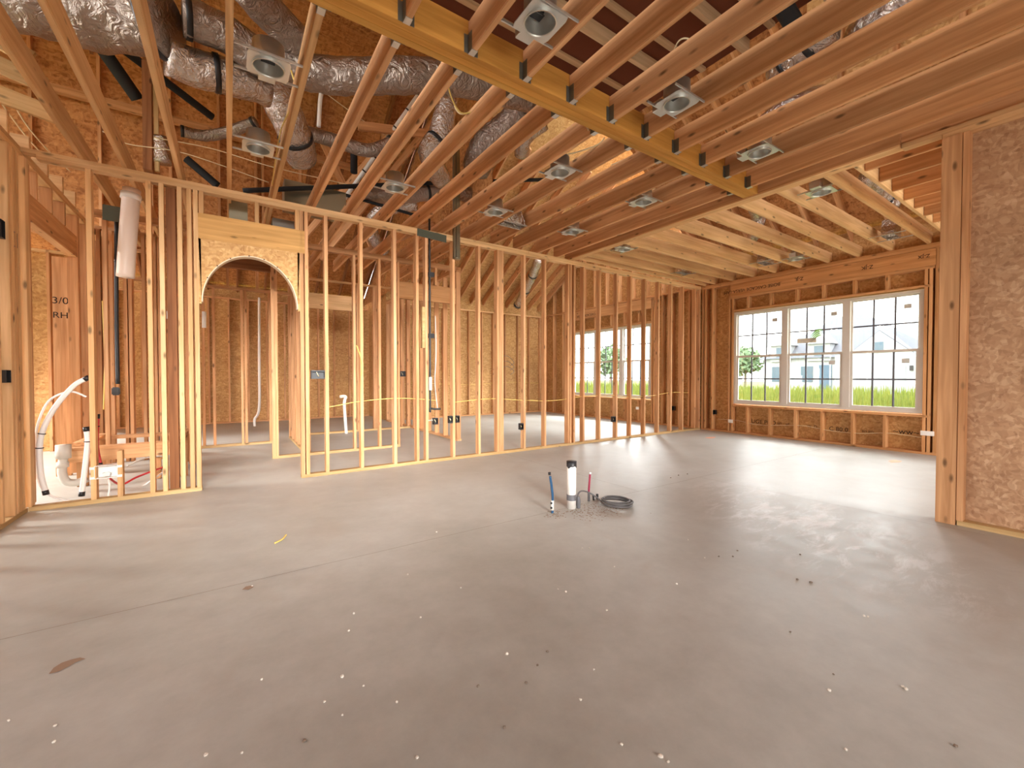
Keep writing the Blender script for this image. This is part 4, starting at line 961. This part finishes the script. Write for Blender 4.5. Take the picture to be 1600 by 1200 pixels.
hose([at(153, 652, 1, hy-.02), at(152, 670, 1, hy-.02), at(152, 700, 1, hy-.02), at(157, 725, 1, hy-.03)], .014, 'red supply pipe dropping to the valve box', 'red', 'supply_pipe', bands=(.3,))
hose([at(169, 748, 1, hy-.05), at(171, 760, 1, hy-.05), at(169, 778, 1, hy-.05)], .008, 'short white hose below the valve box', ends=False)
hose([at(199, 775, 1, hy+.35), at(230, 755, 1, hy+.45), at(255, 738, 1, hy+.6)], .008, 'thin white hose lying behind the stub wall studs', ends=False)
hose([at(172, 748, 1, hy+.1), at(190, 757, 1, hy+.3), at(215, 745, 1, hy+.4), at(255, 730, 1, hy+.6)], .010, 'thin red hose lying behind the stub wall studs', 'red', ends=False)
hose([at(199, 728, 1, hy+.5), at(225, 716, 1, hy+.6), at(256, 712, 1, hy+.7)], .010, 'grey hose lying under the tub deck', 'pvcgrey', ends=False)
r = empty('valve_box', (-.955, YP+.02, .23)); tag(r, 'white recessed washer valve box screwed between two studs', 'valve box')
bm = bmesh.new(); x0, x1, z0, z1, y0, y1 = -1.035, -.875, .225, .345, YP-.006, YP+.075; t = .004
bx(bm, x0, x1, y1-t, y1, z0, z1); bx(bm, x0, x0+t, y0, y1-t, z0, z1); bx(bm, x1-t, x1, y0, y1-t, z0, z1); bx(bm, x0+t, x1-t, y0, y1-t, z0, z0+t); bx(bm, x0+t, x1-t, y0, y1-t, z1-t, z1)
link('box_body', mesh_of(bm, 'box_body'), M['pvc'], r)
for z in (.235, .325):
    for s in (-1, 1):
        cx = -.955+s*.095; box_obj('mounting_ear', (cx-.016, cx+.016, YP-.005, YP-.001, z-.01, z+.012), M['pvc'], r, .001)
box_obj('valve', (-.985, -.93, YP+.02, YP+.05, .24, .275), M['galv'], r, .006)
# wooden tub deck
td = empty('tub_deck', (-.85, 6.6, 0)); tag(td, 'low wooden tub deck of flat boards behind the stub wall', 'tub deck')
for (p, q, up, wd, h) in (((-1.40, 6.25, .40), (-.42, 6.25, .40), None, .14, .038), ((-1.40, 7.25, .40), (-.42, 7.25, .40), None, .14, .038), ((-1.33, 6.33, .441), (-1.33, 7.2, .441), None, .14, .038), ((-.52, 6.33, .441), (-.52, 7.2, .441), None, .14, .038)):
    board('deck_board', p, q, wd, h, M['joist'], td)
for x_, y_ in ((-1.3, 6.25), (-.7, 6.25), (-.46, 6.25), (-1.3, 7.25), (-.46, 7.25)): board('deck_leg', (x_, y_, 0), (x_, y_, .38), .038, .089, M['joist'], td, up=(1, 0, 0))
board('deck_rim', (-1.40, 6.19, .33), (-.42, 6.19, .33), .038, .12, M['joist'], td)
tr = empty('drain_trap', (-1.22, 6.0, .2)); tag(tr, 'dusty pipe fitting with trap bend under the tub deck', 'drain')
q = lambda x, y, d=5.95: at(x, y, 1, d)
tube('drain_collar', [q(99, 695), q(99, 716)], .058, M['pvcgrey'], tr, seg=20, n=1)
tube('drain_bend', [q(99, 716), q(97, 738), q(104, 752), q(120, 754), q(136, 748)], .036, M['pvcgrey'], tr, seg=16)
tube('drain_ring', [q(98, 722), q(98, 730)], .046, M['pvcgrey'], tr, seg=18, n=1)
# pipes of the bath wall
o = tube('vent_drop', [at(182, 345, 1, 6.4), at(182, 480, 1, 6.4), at(184, 600, 1, 6.4)], .019, M['black'], seg=12); tag(o, 'black pipe hanging down behind the stub wall', 'pipe')
box_obj('pipe_elbow', tuple([*(lambda c: (c.x-.05, c.x+.02, c.y-.02, c.y+.02, c.z-.04, c.z+.05))(at(184, 612, 1, 6.4))]), M['black'], o, .01)
o = board('steel_plate', at(160, 331, 1, 6.38), at(195, 337, 1, 6.38), .01, .17, M['greyblue']); tag(o, 'dark steel plate high on the bath wall', 'steel plate')
o = tube('plastic_duct', [at(206, 296, 1, 5.9), at(200, 370, 1, 5.9), at(196, 433, 1, 5.9)], .075, plain('pinkish_pvc', (.80, .66, .56), .4), seg=24, caps=True); tag(o, 'large pale plastic pipe hanging open-ended over the stub wall', 'pipe')
tube('pipe_collar', [at(205, 303, 1, 5.9), at(204, 312, 1, 5.9)], .084, M['pvc'], o, seg=24, n=1)
o = tube('vent_riser', [at(405, 465, 1, 11.6), at(405, 560, 1, 11.6), at(405, 636, 1, 11.6), at(398, 655, 1, 11.5), Vector((at(398, 655, 1, 11.5).x, 11.5, 0))], .028, M['pvc'], seg=12); tag(o, 'tall white drain riser far back through the arch', 'pipe')
o = tube('stub_out', [at(531, 620, 1, 9.0), at(540, 620, 1, 9.0), at(538, 632, 1, 9.0), Vector((at(541, 645, 1, 9.0).x, 9.0, 0))], .03, M['pvc'], seg=12); tag(o, 'white sink drain stub far behind the partition', 'pipe')
for i, (x, a, b, y) in enumerate(((252, 385, 447, 7.68), (252, 450, 490, 7.68), (319, 487, 512, 8.40), (262, 486, 498, 5.42))):
    o = tube('white_pipe', [at(x, a, 1, y), at(x, b, 1, y)], (.014, .014, .03, .01)[i], M['pvc'], seg=10, n=1); tag(o, ['upper white water pipe behind the stub wall', 'lower white water pipe behind the stub wall', 'white pipe piece seen just inside the arch', 'short white pipe tip on the stub wall'][i], 'pipe')

# ------------------------------------------------------------------ island plumbing on the slab
P0 = at(893, 794, 2, 0)
r = empty('drain_stub', P0); tag(r, 'upright white drain pipe with black taped top on the slab', 'drain pipe')
hgt = (at(893, 721, 1, P0.y)).z
rr = .040
bm = bmesh.new(); tube_bm(bm, [Vector((0, 0, 0)), Vector((0, 0, hgt))], rr, 28)
o = link('pipe_body', mesh_of(bm, 'pipe_body'), M['pvc'], None, True); o.parent = r
def ringtape(nm, z0, z1, rad, m, wob=0):
    bm = bmesh.new(); n = 28; a = []; b = []
    for i in range(n):
        t = 2*math.pi*i/n; w_ = wob*math.sin(3*t+1)+wob*.6*math.sin(7*t); a.append(bm.verts.new((rad*math.cos(t), rad*math.sin(t), z0+w_))); b.append(bm.verts.new((rad*math.cos(t), rad*math.sin(t), z1)))
    for i in range(n): bm.faces.new((a[i], a[(i+1) % n], b[(i+1) % n], b[i]))
    bm.faces.new(b)
    o = link(nm, mesh_of(bm, nm), m, None, True); o.parent = r; return o
ringtape('black_tape', hgt-.045, hgt+.004, rr+.005, M['black'], .008); ringtape('grey_tape', .075, .125, rr+.003, M['greytape'])
pb = at(861, 802, 2, 0)
o = tube('water_stub', [at(863, 803, 1, pb.y), at(863.5, 790, 1, pb.y), at(863, 770, 1, pb.y), at(859.5, 744, 1, pb.y)], .0105, M['blue'], seg=12); tag(o, 'upright blue water tube left of the white drain pipe', 'water pipe')
tube('tube_cap', [at(858.8, 742, 1, pb.y), at(858.5, 738, 1, pb.y)], .012, M['black'], o, seg=10, n=1)
tube('white_band', [at(863, 797, 1, pb.y), at(863.2, 782, 1, pb.y)], .0125, M['pvc'], o, seg=12, n=1)
for yy in (786, 793.5): tube('print_mark', [at(861.6, yy-1.4, 1, pb.y-.004), at(861.6, yy+1.4, 1, pb.y-.004)], .009, M['black'], o, seg=8, n=1)
pr = at(921, 783, 2, 0)
o = tube('water_stub', [at(920, 783, 1, pr.y), at(920, 768, 1, pr.y), at(922, 740, 1, pr.y)], .0095, M['magenta'], seg=12); tag(o, 'upright crimson water tube right of the white drain pipe', 'water pipe')
tube('tube_cap', [at(922, 741, 1, pr.y), at(922.1, 738, 1, pr.y)], .0105, M['stickgrey'], o, seg=10, n=1)
tube('tube_sleeve', [at(920, 783, 1, pr.y), at(920, 769, 1, pr.y)], .012, M['greytape'], o, seg=10, n=1)
for k, (xx, rad) in enumerate(((928, .010), (934, .012))):
    o = tube('conduit_stub', [at(xx, 786, 1, pr.y), at(xx-1, 774-2*k, 1, pr.y)], rad, M['black'], seg=10, n=1); tag(o, ['left', 'right'][k]+' short dark conduit stub by the crimson tube', 'conduit')
    tube('stub_band', [at(xx, 780, 1, pr.y), at(xx, 777, 1, pr.y)], rad*1.1, M['pvc'], o, seg=10, n=1)
# coil of grey cable
cc = at(964, 790, 2, 0)
coil = []
for i in range(150):
    t = i/150*2*math.pi*5; rad = .128+.012*math.sin(t*.37)+.006*math.sin(t*1.3)
    coil.append((cc.x+rad*math.cos(t+2.6), cc.y+rad*math.sin(t+2.6)*.98, .012+.0085*(i/30)+.012*math.sin(t+.6)*.6+.006))
lead = [(P0.x+.045, P0.y-.02, .02), (P0.x+.05, P0.y-.02, .09), (P0.x+.09, P0.y-.01, .135), (P0.x+.18, P0.y+.0, .12), (P0.x+.26, P0.y-.04, .07)]
o = tube('cable_coil', lead+coil, .0075, M['greycable'], seg=7, n=3); tag(o, 'loose coil of grey cable lying beside the white drain pipe', 'cable coil')
o = tube('conduit_elbow', [(P0.x+.055, P0.y-.03, 0), (P0.x+.055, P0.y-.03, .06), (P0.x+.05, P0.y-.025, .10)], .018, M['greytape'], seg=14); tag(o, 'grey conduit taped to the right side of the drain pipe', 'conduit')
# crumbs, chips, stains
def crumb(x, y, s, m, nm='plaster_crumb', lab='tiny pale crumb of debris lying on the open concrete slab', grp='pale crumbs on the slab'):
    p = at(x, y, 2, 0); bm = bmesh.new(); bmesh.ops.create_icosphere(bm, subdivisions=1, radius=s)
    for v in bm.verts: v.co *= random.uniform(.7, 1.25); v.co.z *= .7; v.co.z += s*.45
    o = link(nm, mesh_of(bm, nm), m); o.location = (p.x, p.y, 0); o.rotation_euler = (0, 0, random.uniform(0, 6)); tag(o, lab, 'crumb', grp)
for x, y, s in ((553, 959, 6), (545, 986, 5), (657, 965, 5), (637, 898, 5), (720, 919, 5), (792, 1022, 7), (534, 1058, 8), (507, 1097, 5), (620, 1098, 6), (535, 1118, 4), (568, 1072, 4), (409, 1062, 5), (14, 1126, 5), (86, 1135, 6), (84, 1160, 5), (322, 1180, 6), (378, 1177, 4), (652, 1185, 6), (394, 916, 5), (682, 832, 6),
                (1057, 913, 6), (884, 925, 6), (960, 886, 5), (921, 857, 5), (1075, 844, 5), (948, 954, 6), (988, 1052, 0), (1296, 1080, 6), (1410, 1074, 6), (1416, 1078, 7), (1350, 963, 6), (1356, 964, 5), (1032, 1183, 8), (971, 1164, 5), (1322, 1172, 5), (907, 1094, 5), (910, 857, 5), (1044, 1191, 4), (872, 921, 4), (1101, 872, 5), (928, 1047, 4), (1270, 810, 0), (1237, 772, 0)):
    if s: crumb(x, y, s*.0011, M['crumb'])
for x, y, s in ((1123, 870, 6), (1145, 870, 6), (1152, 861, 6), (1250, 867, 6), (1246, 906, 7), (1267, 911, 8), (747, 1073, 6), (788, 1138, 6), (475, 1159, 7), (1493, 1167, 6), (1235, 988, 5), (822, 1068, 6), (855, 1019, 6), (1302, 1054, 4), (840, 1040, 5), (1048, 747, 8), (1060, 743, 9), (1074, 741, 7), (900, 822, 0)):
    if s: crumb(x, y, s*.0011, M['crumbdark'], 'dirt_crumb', 'tiny dark crumb of dirt lying on the open concrete slab', 'dark crumbs on the slab')
a = at(429, 850, 2, 0); b = at(447, 840, 2, 0)
o = tube('cable_scrap', [(a.x, a.y, .006), ((a.x+b.x)/2+.01, (a.y+b.y)/2-.01, .012), (b.x, b.y, .02)], .006, M['yellow'], seg=8); tag(o, 'short curved scrap of yellow cable on the slab', 'cable scrap')
def stain(pts, lab, m):
    bm = bmesh.new(); vs = [bm.verts.new((p.x, p.y, .0022)) for p in [at(x, y, 2, 0) for x, y in pts]]; bm.faces.new(vs)
    c = link('mud_smear', mesh_of(bm, 'mud_smear'), m); tag(c, lab, 'stain')
stain([(76, 1054), (84, 1044), (97, 1036), (112, 1031), (125, 1028), (134, 1030), (118, 1036), (106, 1043), (92, 1050)], 'reddish mud smear on the slab at the lower left', M['dirt'])
stain([(378, 922), (384, 917), (394, 915), (396, 918), (388, 922)], 'small reddish mud spot by the saw-cut joint', M['dirt'])
dm = bmesh.new()
for _ in range(420):
    cx_, cy_, sp_ = random.choice(((900, 799, 26), (926, 792, 22), (950, 798, 24), (866, 804, 16), (930, 806, 40)))
    p = at(cx_+random.gauss(0, sp_*.5), cy_+random.gauss(0, 3.0), 2, 0); q_ = random.uniform(.002, .009); n = 6; a0 = random.uniform(0, 6)
    vs = [dm.verts.new((p.x+q_*math.cos(a0+2*math.pi*i/n)*random.uniform(.6, 1.3), p.y+q_*math.sin(a0+2*math.pi*i/n)*random.uniform(.6, 1.2), .0022+random.uniform(0, .0006))) for i in range(n)]; dm.faces.new(vs)
o = link('loose_dirt', mesh_of(dm, 'loose_dirt'), M['dirt']); tag(o, 'red dirt scattered around the pipe stubs on the slab', 'dirt', kind='stuff')
for k, (x, y) in enumerate(((1110, 684), (1398, 721))):
    p = at(x, y, 2, 0); bm = bmesh.new(); n = 14; vs = [bm.verts.new((p.x+.16*math.cos(2*math.pi*i/n)*random.uniform(.6, 1.2), p.y+.06*math.sin(2*math.pi*i/n), .002)) for i in range(n)]; bm.faces.new(vs)
    o = link('paint_mark', mesh_of(bm, 'paint_mark'), M['orange']); tag(o, ['faint orange paint mark on the slab near the partition corner', 'faint orange paint mark on the slab near the wide post'][k], 'paint mark')
o = board('plate_cover', (8.2, 5.15, .012), (7.95, 5.30, .012), .03, .02, M['pale']); bpy.data.objects.remove(o)

# ------------------------------------------------------------------ outside
rd = box_obj('road', (30, 37, -40, 80, -.32, -.29), M['road']); tag(rd, kind='structure')
bm = bmesh.new(); random.seed(5)
for i in range(24000):
    x = random.uniform(13, 30); y = random.uniform(-1, 20)*x/14
    h = random.uniform(.55, 1.0)*(.75+.25*(x/20)); a = random.uniform(0, 6.28); w_ = .028*x/12; lx, ly = random.uniform(-.15, .15), random.uniform(-.15, .15)
    c, s = math.cos(a)*w_, math.sin(a)*w_
    v = [bm.verts.new((x-c, y-s, -.34)), bm.verts.new((x+c, y+s, -.34)), bm.verts.new((x+lx, y+ly, -.34+h))]
    bm.faces.new(v)
me = bpy.data.meshes.new('tall_grass'); bm.to_mesh(me); bm.free()
o = link('tall_grass', me, M['blade']); tag(o, 'bright yellow-green tall grass growing outside the windows', 'grass', kind='stuff')
# house across the road
def prism(bm, base, ridge0, ridge1):
    """gable roof: base = 4 corner points, ridge ends"""
    b = [bm.verts.new(p) for p in base]; r0, r1 = bm.verts.new(ridge0), bm.verts.new(ridge1)
    bm.faces.new((b[0], b[1], r1, r0)); bm.faces.new((b[2], b[3], r0, r1)); bm.faces.new((b[3], b[0], r0)); bm.faces.new((b[1], b[2], r1)); bm.faces.new(b)
hs = empty('house', (48, 15.5, -.3)); tag(hs, 'white house with grey hipped roof and dormers across the road', 'house')
X0 = 46.0
box_obj('house_wall', (X0, X0+9, 8.5, 21.5, -.3, 2.9), M['siding'], hs)
bm = bmesh.new(); prism(bm, [(X0-.4, 21.9, 2.9), (X0-.4, 8.1, 2.9), (X0+9.4, 8.1, 2.9), (X0+9.4, 21.9, 2.9)], (X0+4.5, 16.6, 7.1), (X0+4.5, 14.6, 7.1)); link('house_roof', mesh_of(bm, 'house_roof'), M['roofing'], hs)
bm = bmesh.new(); prism(bm, [(X0-1.2, 14.2, 2.9), (X0-1.2, 9.6, 2.9), (X0+6, 9.6, 2.9), (X0+6, 14.2, 2.9)], (X0-1.2, 11.9, 5.0), (X0+6, 11.9, 5.0)); link('garage_roof', mesh_of(bm, 'garage_roof'), M['roofing'], hs)
box_obj('garage_wall', (X0-1.3, X0+.01, 9.5, 14.9, -.3, 3.0), M['siding'], hs)
bm = bmesh.new()
v = [bm.verts.new(p) for p in ((X0-1.31, 14.0, 3.0), (X0-1.31, 9.8, 3.0), (X0-1.31, 11.9, 4.9), (X0-1.21, 14.0, 3.0), (X0-1.21, 9.8, 3.0), (X0-1.21, 11.9, 4.9))]
for f in ((0, 1, 2), (5, 4, 3), (0, 3, 4, 1), (1, 4, 5, 2), (2, 5, 3, 0)): bm.faces.new([v[i] for i in f])
link('garage_gable', mesh_of(bm, 'garage_gable'), M['siding'], hs)
for y_ in (19.9, 16.6):
    d = box_obj('dormer_wall', (X0-.2, X0+2, y_-.9, y_+.9, 2.6, 4.3), M['siding'], hs)
    bm = bmesh.new(); prism(bm, [(X0-.45, y_+1.1, 4.2), (X0-.45, y_-1.1, 4.2), (X0+3, y_-1.1, 4.2), (X0+3, y_+1.1, 4.2)], (X0-.45, y_, 5.2), (X0+3, y_, 5.2)); link('dormer_roof', mesh_of(bm, 'dormer_roof'), M['siding'], d)
    box_obj('dormer_window', (X0-.23, X0-.2, y_-.35, y_+.35, 3.0, 4.0), M['darkglass'], d)
box_obj('gable_window', (X0-1.34, X0-1.31, 11.6, 12.2, 3.1, 4.0), M['darkglass'], hs)
box_obj('front_door', (X0-.05, X0, 15.6, 16.6, -.1, 2.2), M['bluedoor'], hs)
for y_ in (17.6, 20.2): box_obj('house_window', (X0-.05, X0, y_-.5, y_+.5, .6, 2.1), M['darkglass'], hs)
box_obj('garage_door', (X0-1.34, X0-1.3, 10.2, 13.4, -.3, 2.1), plain('garage_door_paint', (.26, .265, .28), .6), hs)
box_obj('house_lantern', (X0-1.5, X0-1.34, 9.75, 9.95, 1.6, 2.0), M['black'], hs)
h2 = empty('house', (60, 38, -.3)); tag(h2, 'second pale house seen through the bedroom window', 'house')
box_obj('house_wall', (56, 64, 33, 43, -.3, 2.9), M['siding'], h2)
bm = bmesh.new(); prism(bm, [(55.6, 43.4, 2.9), (55.6, 32.6, 2.9), (64.4, 32.6, 2.9), (64.4, 43.4, 2.9)], (60, 40, 6.0), (60, 36, 6.0)); link('house_roof', mesh_of(bm, 'house_roof'), M['roofing'], h2)
def tree(x, y, h, r, lab):
    t = empty('tree', (x, y, -.32)); tag(t, lab, 'tree')
    bm = bmesh.new(); random.seed(int(x*7+y))
    tube_bm(bm, [Vector((x, y, -.32)), Vector((x+.1, y, h*.6))], .16, 8)
    link('trunk', mesh_of(bm, 'trunk'), M['crumbdark'], t)
    bm = bmesh.new()
    for i in range(700):
        u = Vector((random.gauss(0, 1), random.gauss(0, 1), random.gauss(0, 1))).normalized()*random.uniform(.35, 1)
        c = Vector((x, y, h*.62))+Vector((u.x*r, u.y*r, u.z*h*.38)); s = r*.14
        d1 = Vector((random.gauss(0, 1), random.gauss(0, 1), random.gauss(0, 1))).normalized()*s; d2 = Vector((random.gauss(0, 1), random.gauss(0, 1), random.gauss(0, 1))).normalized()*s
        bm.faces.new([bm.verts.new(c+d1), bm.verts.new(c+d2), bm.verts.new(c-d1), bm.verts.new(c-d2)])
    me = bpy.data.meshes.new('crown'); bm.to_mesh(me); bm.free(); link('crown', me, M['leaf'], t)
tree(50, 27.5, 4.6, 2.6, 'leafy tree left of the white house'); tree(58, 29.5, 5.2, 2.2, 'second leafy tree farther left behind the house')
tree(62, 9.5, 5.6, 2.2, 'tree behind the right end of the white house'); tree(34, 31.5, 4.6, 1.7, 'small tree outside the bedroom window')
tree(-15, 18, 6, 3.0, 'green tree outside the west window'); tree(-10, 11.5, 5, 2.6, 'second green tree outside the west window')
